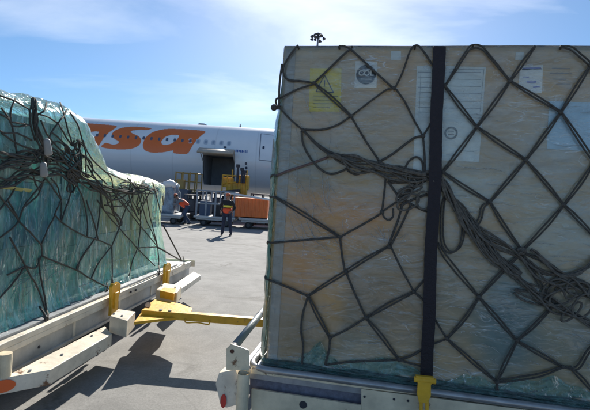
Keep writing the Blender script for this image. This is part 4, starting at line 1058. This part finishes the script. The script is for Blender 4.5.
# windows
M_glass = mat('cabin_glass', (.03, .05, .09), rough=.1)
M_shade = mat('window_shade', (.48, .53, .60), rough=.5)
def oval(px, py, w_, h_, m, name, off=.02, par=None):
    c = hit_fus(px, py, off); a = ang(c); bm = NB(); r = RF+off
    ring_ = [Vector((c.x+w_/2*math.copysign(abs(math.cos(t))**.6, math.cos(t)), YC-r*math.cos(a+h_/2/r*math.copysign(abs(math.sin(t))**.6, math.sin(t))), ZC+r*math.sin(a+h_/2/r*math.copysign(abs(math.sin(t))**.6, math.sin(t))))) for t in [k/20*6.283 for k in range(20)]]
    bm.faces.new([bm.verts.new(p) for p in ring_])
    return fin(name, bm, m, par or AC)
wl0 = hit_fus(214, 142.4); wa = ang(wl0)
x_ = hit_fus(229, 144).x; k = 0
zw = fpt(0, wa).z
while x_ > -22:
    # find the pixel-free position: same station spacing along the cabin
    y_ = YC-(RF)*math.cos(wa)
    for (ww, hh, m_, off, nm) in ((.30, .42, M_shade, .014, 'window_frame'), (.17, .26, mat('cabin_glass_soft', (.09, .11, .16), rough=.15) if k > 4 else mat('window_pane_pale', (.30, .36, .44), rough=.2), .02, 'window')):
        bm = NB(); r = RF+off
        ring_ = [Vector((x_+ww/2*math.copysign(abs(math.cos(t))**.6, math.cos(t)), YC-r*math.cos(wa+hh/2/r*math.copysign(abs(math.sin(t))**.6, math.sin(t))), ZC+r*math.sin(wa+hh/2/r*math.copysign(abs(math.sin(t))**.6, math.sin(t))))) for t in [q/16*6.283 for q in range(16)]]
        bm.faces.new([bm.verts.new(p) for p in ring_])
        if nm == 'window_frame' and 5 < k: bm.free(); continue
        fin(nm, bm, m_, AC)
    x_ -= .56; k += 1
# front passenger door outline
def skin_line(bm, pxs, wd, off=.014):
    for (p, q) in zip(pxs, pxs[1:]):
        n = 10; prev = None
        for i in range(n+1):
            x = p[0]+(q[0]-p[0])*i/n; y = p[1]+(q[1]-p[1])*i/n; c = hit_fus(x, y, off)
            dxy = Vector((q[0]-p[0], q[1]-p[1])).normalized(); 
            if abs(dxy.x) > abs(dxy.y): e = Vector((0, math.sin(ang(c)), math.cos(ang(c))))*wd/2
            else: e = Vector((wd/2, 0, 0))
            cur = (bm.verts.new(c-e), bm.verts.new(c+e))
            if prev: bm.faces.new((prev[0], prev[1], cur[1], cur[0]))
            prev = cur
bm = NB(); skin_line(bm, [(261, 133.5), (259, 160), (278, 162)], .06); skin_line(bm, [(261, 133.5), (280, 136), (278, 162)], .045)
fin('passenger_door', bm, mat('door_seam', (.22, .24, .28), rough=.5), AC)
oval(263.5, 147.5, .16, .24, M_glass, 'door_window')
bm = NB()
for i in range(9):
    x = 234+i*1.55; 
    skin_line(bm, [(x, 150.6+i*.12), (x+1.05, 150.7+i*.12)], .19 if i % 3 else .13)
fin('small_lettering', bm, mat('livery_blue', (.05, .12, .35), rough=.4), AC)
for q in ((246, 163.5), (246.3, 168), (246.5, 176)): oval(*q, .16, .2, M_glass, 'service_panel')
oval(225, 147.2, .22, .14, M_glass, 'service_panel')
# antennas on the crown
for px, hh, ww in ((233.5, .28, .16), (193, .14, 1.0)):
    x = hit_fus(px, 160).x; bm = NB()
    prism(bm, [Vector((x-ww/2, YC-.02, ZC+RF-.03)), Vector((x+ww/2, YC-.02, ZC+RF-.03)), Vector((x+ww*.1, YC-.02, ZC+RF+hh)), Vector((x-ww*.3, YC-.02, ZC+RF+hh))], .05, YA)
    fin('antenna', bm, M_grey, AC)
# nose gear (behind the crate), main gear and wing stub aft of the left load
bm = NB(); cyl(bm, Vector((11, YC, 0.4)), Vector((11, YC, 2.4)), .12, 12); fin('gear_strut', bm, M_grey, AC)
for s_x, ys in ((11, (-.35, .35)), (-19, (-3.2, -2.6, 2.6, 3.2)), (-20.4, (-3.2, -2.6, 2.6, 3.2))):
    for yy in ys: wheel(AC, Vector((s_x, YC+yy, .5)), YA, .5, .35)
bm = NB()
for yy in (-2.9, 2.9): cyl(bm, Vector((-19.7, YC+yy, .5)), Vector((-19.7, YC+yy*.75, 3.2)), .2, 12)
fin('gear_strut', bm, M_grey, AC)
bm = NB()
prism(bm, [Vector((-12, YC+2, 2.9)), Vector((-22, YC+2, 2.9)), Vector((-31, YC+24, 4.6)), Vector((-28.5, YC+24, 4.6))], .45)
fin('wing', bm, M_fus, AC)
bm = NB()
prism(bm, [Vector((-46, YC, ZC+2.4)), Vector((-51.5, YC, ZC+2.0)), Vector((-56, YC, ZC+10)), Vector((-52.5, YC, ZC+10))], .3, YA)
fin('tail_fin', bm, M_or, AC)

# ------------------------------------------------------------------ apron equipment behind
def bar(bm, a, b_, w_=.05): 
    d = (b_-a); l = d.length; d.normalize(); s = d.orthogonal().normalized(); t = d.cross(s); obox(bm, (a+b_)/2, d, s, t, l, w_, w_)
def platform(name, label, cat, x0, x1, y, dy, z, m, rack=False, group=None):
    r = empty(name, Vector(((x0+x1)/2, y+dy/2, 0)), label, cat, group)
    bm = NB(); box(bm, x0, x1, y, y+dy, z-.10, z); box(bm, x0+.1, x1-.1, y+.1, y+dy-.1, z-.2, z-.103)
    o = fin('deck', bm, m, r); bev(o, .01)
    for xx in (x0+.45, x1-.45):
        for yy in (y+.25, y+dy-.25): wheel(r, Vector((xx, yy, .17)), YA, .17, .12)
    return r
yp = 21.5
def X(px, py, y): return aty(px, py, y)
M_plat = mat('platform_grey', (.52, .52, .51), rough=.5, var=.25, vscale=3)
pA = X(237, 215, yp); pB = X(276, 218, yp)
pl = platform('baggage_dolly', 'low grey baggage dolly carrying the orange bin', 'dolly', pA.x+.1, pB.x+1.0, yp, 1.7, .52, M_plat)
pC = X(190, 212, yp+.2); 
pl2 = platform('baggage_dolly', 'grey flat dolly with an open pipe rack, behind the standing man', 'dolly', pC.x+.2, pA.x-.1, yp+.1, 1.7, .50, M_plat)
bm = NB(); xx0, xx1 = pC.x+.3, pA.x-.2
n = 5
for i in range(n):
    x = xx0+(xx1-xx0)*i/(n-1)
    for yy in (yp+.2, yp+1.6): bar(bm, Vector((x, yy, .503)), Vector((x, yy, 1.75)), .06)
for zz in (1.1, 1.72):
    for yy in (yp+.2, yp+1.6): bar(bm, Vector((xx0, yy, zz)), Vector((xx1, yy, zz)), .05)
for x in (xx0, xx1):
    for zz in (1.1, 1.72): bar(bm, Vector((x, yp+.2, zz)), Vector((x, yp+1.6, zz)), .045)
fin('pipe_rack', bm, mat('rack_grey', (.30, .33, .36), rough=.5, var=.2), pl2)
M_bag = [mat('bag_black', (.02, .02, .025), rough=.7), mat('bag_blue', (.05, .08, .14), rough=.7), mat('bag_grey', (.14, .14, .15), rough=.6), mat('bag_white', (.6, .6, .6), rough=.6)]
def case(x, y, z, w_, h_, m, lb):
    bm = NB(); box(bm, x, x+w_, y, y+.45, z, z+h_); bar(bm, Vector((x+w_*.35, y+.2, z+h_+.05)), Vector((x+w_*.65, y+.2, z+h_+.05)), .025)
    bar(bm, Vector((x+w_*.35, y+.2, z+h_-.01)), Vector((x+w_*.35, y+.2, z+h_+.05)), .025); bar(bm, Vector((x+w_*.65, y+.2, z+h_-.01)), Vector((x+w_*.65, y+.2, z+h_+.05)), .025)
    o = fin('suitcase', bm, m); bev(o, .02, 2); tag(o, lb, 'suitcase', 'suitcases in the pipe rack')
specs = [(.1, .62, 1, 'blue suitcase at the left end of the grey pipe rack'), (.78, .55, 0, 'black suitcase second from the left in the pipe rack'),
         (1.36, .7, 2, 'grey suitcase in the middle of the pipe rack')]
for a, w_, k, lb in specs: case(xx0+a, yp+.45, .50, w_*.85, .62+.1*k, M_bag[k], lb)
# orange bin with ribs and a white tie across the top
q0 = X(232, 196, yp+.3); q1 = X(268.5, 199, yp+.3)
ob = empty('orange_bin', Vector(((q0.x+q1.x)/2, yp+1, .52)), 'ribbed orange cargo bin standing on the grey dolly right of the man', 'bin')
bm = NB(); box(bm, q0.x, q1.x, yp+.25, yp+1.55, .56, 1.50)
o = fin('bin_body', bm, mat('bin_orange', (.82, .20, .04), rough=.45, var=.25, vscale=2), ob); bev(o, .03, 2)
bm = NB()
for i in range(10):
    x = q0.x+.08+(q1.x-q0.x-.16)*i/9; box(bm, x-.03, x+.03, yp+.205, yp+.248, .60, 1.46)
fin('rib', bm, mat('bin_orange_rib', (.75, .17, .03), rough=.5, var=.2), ob)
bm = NB(); bar(bm, Vector((q0.x-.35, yp+.2, 1.68)), Vector((q1.x+.25, yp+.2, 1.46)), .07); fin('white_bar', bm, mat('white_plastic', (.7, .68, .66), rough=.5), ob)
# yellow cargo loader by the hold
yl_ = 27.5
a = X(222, 193, yl_); b_ = X(246, 193, yl_)
CL = empty('cargo_loader', Vector(((a.x+b_.x)/2, yl_+1, 0)), 'yellow cargo loader with guard rails under the open hold', 'loader')
bm = NB(); box(bm, a.x, b_.x+.2, yl_, yl_+2.4, .35, 1.45); box(bm, a.x-.6, b_.x+2.6, yl_+.3, yl_+2.1, .3, .9)
o = fin('chassis', bm, M_dark, CL); bev(o, .03)
bm = NB(); w0 = b_.x-a.x
box(bm, a.x+.25, b_.x-.05, yl_-.05, yl_+1.3, 1.46, 2.35); box(bm, a.x+.0, a.x+.55, yl_, yl_+1.0, 2.0, 2.62); box(bm, b_.x-.5, b_.x+.1, yl_, yl_+.9, 1.9, 2.8)
o = fin('lift_body', bm, mat('loader_yellow', (.72, .40, .04), rough=.5, var=.35, vscale=3), CL); bev(o, .05, 2)
bm = NB()
for i in range(6):
    x = a.x+w0*i/5; bar(bm, Vector((x, yl_-.1, 1.5)), Vector((x, yl_-.1, 2.75+.35*(i % 3 == 2))), .06)
bar(bm, Vector((a.x, yl_-.1, 2.72)), Vector((b_.x, yl_-.1, 2.72)), .06); bar(bm, Vector((a.x, yl_-.1, 2.2)), Vector((b_.x, yl_-.1, 2.45)), .06)
fin('guard_rail', bm, mat('loader_yellow', (.72, .40, .04)), CL)
bm = NB()
for x, z1 in ((a.x+w0*.62, 3.25), (a.x+w0*.80, 3.05), (a.x+w0*.9, 2.9)):
    cyl(bm, Vector((x, yl_-.15, 2.3)), Vector((x, yl_-.15, z1)), .07, 8); cyl(bm, Vector((x, yl_-.15, z1)), Vector((x, yl_-.15, z1+.18)), .12, 10)
fin('control_post', bm, M_dark, CL)
for xx in (a.x, b_.x+1.6):
    for yy in (yl_+.2, yl_+2.2): wheel(CL, Vector((xx, yy, .35)), YA, .35, .25)
# second yellow stand on the left
a = X(176, 190, 27); b_ = X(197, 191, 27)
SR = empty('service_stand', Vector(((a.x+b_.x)/2, 27, 0)), 'yellow railed service stand beneath the orange lettering', 'stand')
bm = NB()
for x in (a.x, (a.x*2+b_.x)/3, (a.x+b_.x*2)/3, b_.x):
    for yy in (26.8, 28.2): bar(bm, Vector((x, yy, .2)), Vector((x, yy, 2.75)), .06)
for zz in (1.7, 2.2, 2.7):
    for yy in (26.8, 28.2): bar(bm, Vector((a.x, yy, zz)), Vector((b_.x, yy, zz)), .035)
for x in (a.x, b_.x): bar(bm, Vector((x, 26.8, 2.7)), Vector((x, 28.2, 2.7)), .045)
fin('railing', bm, mat('stand_yellow', (.38, .25, .07), rough=.6, var=.3), SR)
bm = NB(); box(bm, a.x, b_.x, 26.85, 28.15, 1.5, 1.6); box(bm, a.x+.1, a.x+.5, 26.75, 27.2, 1.62, 2.3); fin('stand_deck', bm, mat('stand_yellow', (.38, .25, .07), rough=.6, var=.3), SR)
for xx in (a.x+.1, b_.x-.1):
    for yy in (26.9, 28.1): wheel(SR, Vector((xx, yy, .2)), YA, .2, .1)
# wrapped grey-blue load on a dolly, at the left edge of the gap
q0 = X(160, 190, 21.5); q1 = X(180.5, 190, 21.5)
D3 = platform('baggage_dolly', 'grey dolly under the pale blue wrapped pallet beside the bending worker', 'dolly', q0.x-.9, q1.x+.15, 21.4, 1.7, .5, M_plat)
wp = empty('wrapped_pallet', Vector((q0.x, 22.2, .5)), 'pale blue film-wrapped pallet in front of the bending worker', 'wrapped cargo')
bm = NB(); bmesh.ops.create_grid
x0, x1, y0, y1, z0, z1 = q0.x-.7, q1.x-.35, 21.6, 22.9, .52, 1.95
bmesh.ops.create_cube(bm, size=1, matrix=Matrix.Translation(((x0+x1)/2, (y0+y1)/2, (z0+z1)/2)) @ Matrix.Diagonal((x1-x0, y1-y0, z1-z0, 1)))
bmesh.ops.subdivide_edges(bm, edges=bm.edges, cuts=9, use_grid_fill=True)
for v in bm.verts:
    n_ = noise.noise_vector(v.co*2.5)*.10; v.co += n_; 
    c = Vector(((x0+x1)/2, (y0+y1)/2, v.co.z)); e = (v.co-c)
    if v.co.z > z1-.3: v.co.x = c.x+e.x*.9
fin('film', bm, mat('film_greyblue', (.30, .37, .43), rough=.25, var=.4, vscale=3, col2=(.10, .13, .17)), wp, smooth=True)
bm = NB(); bmesh.ops.create_icosphere(bm, subdivisions=2, radius=.28, matrix=Matrix.Translation((q1.x-.62, 21.75, 1.93)) @ Matrix.Diagonal((1.2, 1, .7, 1)))
for v in bm.verts: v.co += noise.noise_vector(v.co*6)*.08
fin('white_bundle', bm, mat('white_plastic', (.7, .68, .66)), wp, smooth=True)
# dark equipment in the shade under the aircraft
tg = empty('tow_tractor', Vector((-1.2, 29, 0)), 'dark tow tractor in the shade below the fuselage, right of the loader', 'tractor')
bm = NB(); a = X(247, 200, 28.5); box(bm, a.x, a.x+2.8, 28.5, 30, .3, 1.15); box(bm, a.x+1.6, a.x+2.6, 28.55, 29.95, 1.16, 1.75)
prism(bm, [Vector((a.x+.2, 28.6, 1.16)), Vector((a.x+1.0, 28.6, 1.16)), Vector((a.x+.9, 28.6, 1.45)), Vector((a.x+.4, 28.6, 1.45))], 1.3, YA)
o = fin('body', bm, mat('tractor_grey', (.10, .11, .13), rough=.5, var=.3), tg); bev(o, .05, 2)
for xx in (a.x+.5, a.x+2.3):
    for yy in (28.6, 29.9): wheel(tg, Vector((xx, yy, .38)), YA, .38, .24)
trk = empty('belt_loader', Vector((-6, 29, 0)), 'dark blue belt loader parked below the fuselage behind the pipe rack', 'loader')
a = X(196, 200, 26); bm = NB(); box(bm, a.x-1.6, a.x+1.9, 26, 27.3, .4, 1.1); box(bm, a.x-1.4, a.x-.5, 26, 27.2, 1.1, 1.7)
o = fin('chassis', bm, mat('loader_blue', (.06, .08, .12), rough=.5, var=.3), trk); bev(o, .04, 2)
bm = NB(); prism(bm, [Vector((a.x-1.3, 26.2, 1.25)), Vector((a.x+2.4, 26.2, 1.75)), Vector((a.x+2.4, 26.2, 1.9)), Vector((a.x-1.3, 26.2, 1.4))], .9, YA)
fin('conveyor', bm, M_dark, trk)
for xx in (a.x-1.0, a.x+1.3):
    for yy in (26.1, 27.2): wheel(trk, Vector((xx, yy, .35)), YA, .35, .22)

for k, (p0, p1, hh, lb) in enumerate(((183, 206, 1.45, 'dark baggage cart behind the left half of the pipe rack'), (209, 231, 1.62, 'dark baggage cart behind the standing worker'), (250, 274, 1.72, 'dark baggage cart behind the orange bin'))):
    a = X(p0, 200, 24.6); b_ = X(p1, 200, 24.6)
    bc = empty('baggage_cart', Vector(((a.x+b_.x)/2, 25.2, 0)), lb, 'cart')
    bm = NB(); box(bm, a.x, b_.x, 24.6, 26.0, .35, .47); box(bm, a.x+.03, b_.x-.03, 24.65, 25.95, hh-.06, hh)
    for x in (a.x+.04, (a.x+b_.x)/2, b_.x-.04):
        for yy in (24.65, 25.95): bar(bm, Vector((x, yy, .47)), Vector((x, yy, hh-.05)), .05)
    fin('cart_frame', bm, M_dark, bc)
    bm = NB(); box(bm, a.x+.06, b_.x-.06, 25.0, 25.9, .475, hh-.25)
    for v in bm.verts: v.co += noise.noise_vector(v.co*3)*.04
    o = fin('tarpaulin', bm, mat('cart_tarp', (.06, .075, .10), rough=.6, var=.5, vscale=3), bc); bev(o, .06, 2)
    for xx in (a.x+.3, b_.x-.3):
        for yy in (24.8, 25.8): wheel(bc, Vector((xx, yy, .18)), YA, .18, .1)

# ------------------------------------------------------------------ floodlight mast
c = aty(318, 37, 60.0)
LM = empty('floodlight_mast', Vector((c.x, 60, 0)), 'tall floodlight mast rising behind the crate, ring of lamps on top', 'mast')
bm = NB(); tube(bm, [Vector((c.x, 60, 0)), Vector((c.x, 60, c.z-.2))], lambda t: .28-.16*t, 12); fin('mast_pole', bm, M_grey, LM, smooth=True)
bm = NB(); ringp = [Vector((c.x+0.55*math.cos(t/16*6.283), 60+0.55*math.sin(t/16*6.283), c.z+.25)) for t in range(17)]; tube(bm, ringp, .09, 8)
cyl(bm, Vector((c.x, 60, c.z-.3)), Vector((c.x, 60, c.z+.55)), .14, 10)
for k in range(4): t = k/4*6.283; bar(bm, Vector((c.x, 60, c.z+.3)), Vector((c.x+0.55*math.cos(t), 60+0.55*math.sin(t), c.z+.25)), .06)
fin('lamp_ring', bm, M_dark, LM)
for k in range(8):
    t = (k+.5)/8*6.283; d = Vector((math.cos(t), math.sin(t), 0)); p = Vector((c.x, 60, c.z))+d*.85-ZA*(.05+.2*(k % 2))
    bm = NB(); ax = (d*.6-ZA*.8).normalized(); tube(bm, [p-ax*.16, p-ax*.04, p+ax*.15], lambda q: .10+.12*q, 12); bar(bm, p, Vector((c.x, 60, c.z+.25))+d*.55, .06)
    fin('floodlight', bm, M_dark, LM)

# ------------------------------------------------------------------ people
def skin(name, verts, edges, m, parent, origin, sub=2, flat=None):
    me = bpy.data.meshes.new(name); me.from_pydata([v[:3] for v in verts], edges, []); o = bpy.data.objects.new(name, me); COL.objects.link(o)
    md = o.modifiers.new('s', 'SKIN'); sv_ = me.skin_vertices[0].data
    for i, v in enumerate(verts):
        r = v[3]; r2 = v[4] if len(v) > 4 else r; sv_[i].radius = (r, r2)
    sv_[0].use_root = True; md.use_smooth_shade = True
    s2 = o.modifiers.new('sub', 'SUBSURF'); s2.levels = sub; s2.render_levels = sub
    dg = bpy.context.evaluated_depsgraph_get(); dg.update(); me2 = bpy.data.meshes.new_from_object(o.evaluated_get(dg)); me2.name = name
    bpy.data.objects.remove(o); me2.materials.clear(); me2.materials.append(m)
    o2 = bpy.data.objects.new(name, me2); COL.objects.link(o2); o2.parent = parent
    me2.shade_smooth(); return o2
M_skin = mat('skin', (.28, .15, .10), rough=.55)
M_navy = mat('navy_cloth', (.022, .028, .055), rough=.85, var=.3)
M_blk = mat('black_cloth', (.018, .018, .02), rough=.85, var=.3)
M_jean = mat('blue_jeans', (.05, .075, .13), rough=.85, var=.3)
M_hiv = mat('vest_orange', (.85, .09, .02), rough=.6, var=.15)
M_hiy = mat('vest_yellow', (.80, .62, .06), rough=.6, var=.15)
M_sh = mat('shoe_leather', (.02, .018, .017), rough=.5)
M_hair = mat('hair_black', (.012, .01, .01), rough=.7)
def person(label, loc, rotz, J, torso_m, low_m, cap_m, vest, grp=None, sc=1):
    """J: joints in local metres (facing -Y)"""
    r = empty('person', loc, label, 'person'); r.rotation_euler = (0, 0, rotz); r.scale = (sc, sc, sc)
    def lin(a, b_, t): return tuple(J[a][k]+(J[b_][k]-J[a][k])*t for k in range(3))
    def chain(names, radii, m, nm):
        V_ = [(*(J[n] if isinstance(n, str) else n), rr) for n, rr in zip(names, radii)]
        return V_
    # continuous body
    V_ = []; E_ = []
    def add(p, rr, par=None):
        V_.append((*p, rr)); 
        if par is not None: E_.append((par, len(V_)-1))
        return len(V_)-1
    pe = add(J['pelvis'], .115); wa_ = add(lin('pelvis', 'chest', .45), .11, pe); ch = add(J['chest'], .135, wa_)
    nb = add(J['neck'], .06, ch); hd0 = add(lin('neck', 'head', .45), .055, nb); hd = add(J['head'], .092, hd0)
    top = add(tuple(J['head'][k]+(J['head'][k]-J['neck'][k])*.35 for k in range(3)), .07, hd)
    for s in 'lr':
        a_ = add(J['sh'+s], .062, ch); b = add(lin('sh'+s, 'el'+s, .5), .05, a_); e = add(J['el'+s], .042, b); f = add(lin('el'+s, 'wr'+s, .45), .038, e); w_ = add(J['wr'+s], .026, f)
        hip = add(J['hip'+s], .095, pe); t1 = add(lin('hip'+s, 'kn'+s, .45), .082, hip); kn = add(J['kn'+s], .06, t1); cf = add(lin('kn'+s, 'an'+s, .35), .055, kn); an = add(J['an'+s], .038, cf)
        # hand: palm, four fingers, thumb
        W = Vector(J['wr'+s]); Dr = (W-Vector(J['el'+s])).normalized(); sd = Dr.cross(Vector((0, -1, .2))).normalized()
        if sd.length < .1: sd = Vector((1, 0, 0))
        pm = W+Dr*.055; pi = add(tuple(pm), .026, w_)
        for q, ln_ in ((-.03, .06), (-.01, .075), (.01, .07), (.03, .055)):
            k0 = add(tuple(pm+Dr*.03+sd*q), .009, pi); k1 = add(tuple(pm+Dr*(.03+ln_*.6)+sd*q+Vector((0, -.012, 0))), .008, k0); add(tuple(pm+Dr*(.03+ln_)+sd*q+Vector((0, -.03, -.005))), .0065, k1)
        tb = add(tuple(pm+sd*.035), .010, pi); add(tuple(pm+sd*.055+Dr*.035), .008, tb)
    body = skin('body', V_, E_, M_skin, r, loc)
    # shirt
    V_ = []; E_ = []
    pe = add(lin('pelvis', 'chest', .08), .135); wa_ = add(lin('pelvis', 'chest', .5), .135, pe); ch = add(J['chest'], .155, wa_); nk = add(lin('chest', 'neck', .75), .075, ch)
    for s in 'lr':
        a_ = add(J['sh'+s], .082, ch); b = add(lin('sh'+s, 'el'+s, .5), .064, a_); e = add(J['el'+s], .056, b); f = add(lin('el'+s, 'wr'+s, .85), .042, e)
    skin('shirt', V_, E_, torso_m, r, loc)
    V_ = []; E_ = []
    pe = add(J['pelvis'], .135)
    for s in 'lr':
        hip = add(J['hip'+s], .11, pe); t1 = add(lin('hip'+s, 'kn'+s, .5), .098, hip); kn = add(J['kn'+s], .078, t1); cf = add(lin('kn'+s, 'an'+s, .5), .07, kn); an = add(lin('kn'+s, 'an'+s, 1.08), .066, cf)
    skin('trousers', V_, E_, low_m, r, loc)
    for s in 'lr':
        A = Vector(J['an'+s]); V_ = []; E_ = []
        a_ = add(tuple(A+Vector((0, .04, -.035))), .045); b = add(tuple(A+Vector((0, -.07, -.045))), .045, a_); add(tuple(A+Vector((0, -.16, -.055))), .035, b)
        skin('shoe', V_, E_, M_sh, r, loc)
    # vest: shell round the trunk
    for (t0, t1, m_, rr) in vest:
        V_ = []; E_ = []; a_ = None
        for k in range(4): a_ = add(lin('pelvis', 'chest', t0+(t1-t0)*k/3), rr, a_)
        o = skin('safety_vest', V_, E_, m_, r, loc)
    # face and cap
    H = Vector(J['head']); upv = (H-Vector(J['neck'])).normalized(); fw = Vector(J['face']).normalized(); sdv = fw.cross(upv).normalized()
    bm = NB()
    bmesh.ops.create_icosphere(bm, subdivisions=3, radius=.108, matrix=Matrix.Translation(H+upv*.045-fw*.008) @ Matrix.Diagonal((.95, 1.05, .85, 1)))
    cut = [v for v in bm.verts if (v.co-H).dot(upv) < .035]; bmesh.ops.delete(bm, geom=cut, context='VERTS')
    rim_c = H+upv*.045
    prism(bm, [rim_c+fw*.09+sdv*.07, rim_c+fw*.17+sdv*.05, rim_c+fw*.185, rim_c+fw*.17-sdv*.05, rim_c+fw*.09-sdv*.07], .012, upv)
    me = bpy.data.meshes.new('cap'); bm.to_mesh(me); bm.free(); o = bpy.data.objects.new('cap', me); COL.objects.link(o); me.materials.append(cap_m); me.shade_smooth(); o.parent = r
    bm = NB()
    bmesh.ops.create_icosphere(bm, subdivisions=2, radius=.016, matrix=Matrix.Translation(H+fw*.10-upv*.012) @ Matrix.Diagonal((.8, 1, 1.4, 1)))
    me = bpy.data.meshes.new('nose'); bm.to_mesh(me); bm.free(); o = bpy.data.objects.new('nose', me); COL.objects.link(o); me.materials.append(M_skin); o.parent = r
    for s in (-1, 1):
        for nm, pos, rad, m_ in (('eye', H+fw*.088+sdv*.034*s+upv*.012, .012, M_hair), ('ear', H+sdv*.096*s, .022, M_skin)):
            bm = NB(); bmesh.ops.create_icosphere(bm, subdivisions=2, radius=rad, matrix=Matrix.Translation(pos)); me = bpy.data.meshes.new(nm); bm.to_mesh(me); bm.free()
            o = bpy.data.objects.new(nm, me); COL.objects.link(o); me.materials.append(m_); o.parent = r
    bm = NB(); bar(bm, H+fw*.092+sdv*.025-upv*.045, H+fw*.092-sdv*.025-upv*.045, .01); me = bpy.data.meshes.new('mouth'); bm.to_mesh(me); bm.free()
    o = bpy.data.objects.new('mouth', me); COL.objects.link(o); me.materials.append(mat('lips', (.2, .07, .06))); o.parent = r
    bm = NB(); bmesh.ops.create_icosphere(bm, subdivisions=3, radius=.102, matrix=Matrix.Translation(H-fw*.014+upv*.01))
    bmesh.ops.delete(bm, geom=[v for v in bm.verts if (v.co-H).dot(fw) > -.01 or (v.co-H).dot(upv) < -.05], context='VERTS')
    me = bpy.data.meshes.new('hair'); bm.to_mesh(me); bm.free(); o = bpy.data.objects.new('hair', me); COL.objects.link(o); me.materials.append(M_hair); me.shade_smooth(); o.parent = r
    return r
J1 = dict(pelvis=(0, 0, .94), chest=(0, .01, 1.30), neck=(0, .0, 1.46), head=(0, -.02, 1.60), face=(0, -1, -.05),
          shl=(-.19, .0, 1.38), ell=(-.33, .03, 1.14), wrl=(-.24, -.10, .97), shr=(.19, .0, 1.38), elr=(.30, .04, 1.12), wrr=(.20, -.12, 1.0),
          hipl=(-.10, 0, .88), knl=(-.13, -.02, .50), anl=(-.17, .02, .10), hipr=(.10, 0, .88), knr=(.15, -.03, .50), anr=(.20, .0, .10))
f1 = onz(226, 235.5, 0)
person('worker standing in dark clothes, orange and yellow safety vest and orange cap', f1, R(-8), J1, M_blk, M_navy, mat('cap_orange', (.6, .13, .05), rough=.7),
       [(-.15, .52, M_hiv, .205), (.54, .84, M_hiy, .198)], sc=.98)
J2 = dict(pelvis=(0, .12, .86), chest=(0, -.22, 1.12), neck=(0, -.34, 1.22), head=(0, -.44, 1.33), face=(0, -.8, -.5),
          shl=(-.18, -.24, 1.18), ell=(-.22, -.42, .97), wrl=(-.18, -.62, .88), shr=(.18, -.24, 1.18), elr=(.22, -.40, .95), wrr=(.16, -.60, .92),
          hipl=(-.10, .10, .82), knl=(-.12, -.10, .47), anl=(-.13, .06, .10), hipr=(.10, .12, .82), knr=(.12, .0, .48), anr=(.13, .28, .11))
f2 = onz(184, 224.5, 0)
person('worker bending forward in bright orange vest and orange cap beside the wrapped pallet', f2, R(-80), J2, mat('grey_cloth', (.16, .17, .19), rough=.85), M_jean, mat('cap_orange', (.6, .13, .05)),
       [(-.05, 1.15, M_hiv, .185)], sc=1.02)
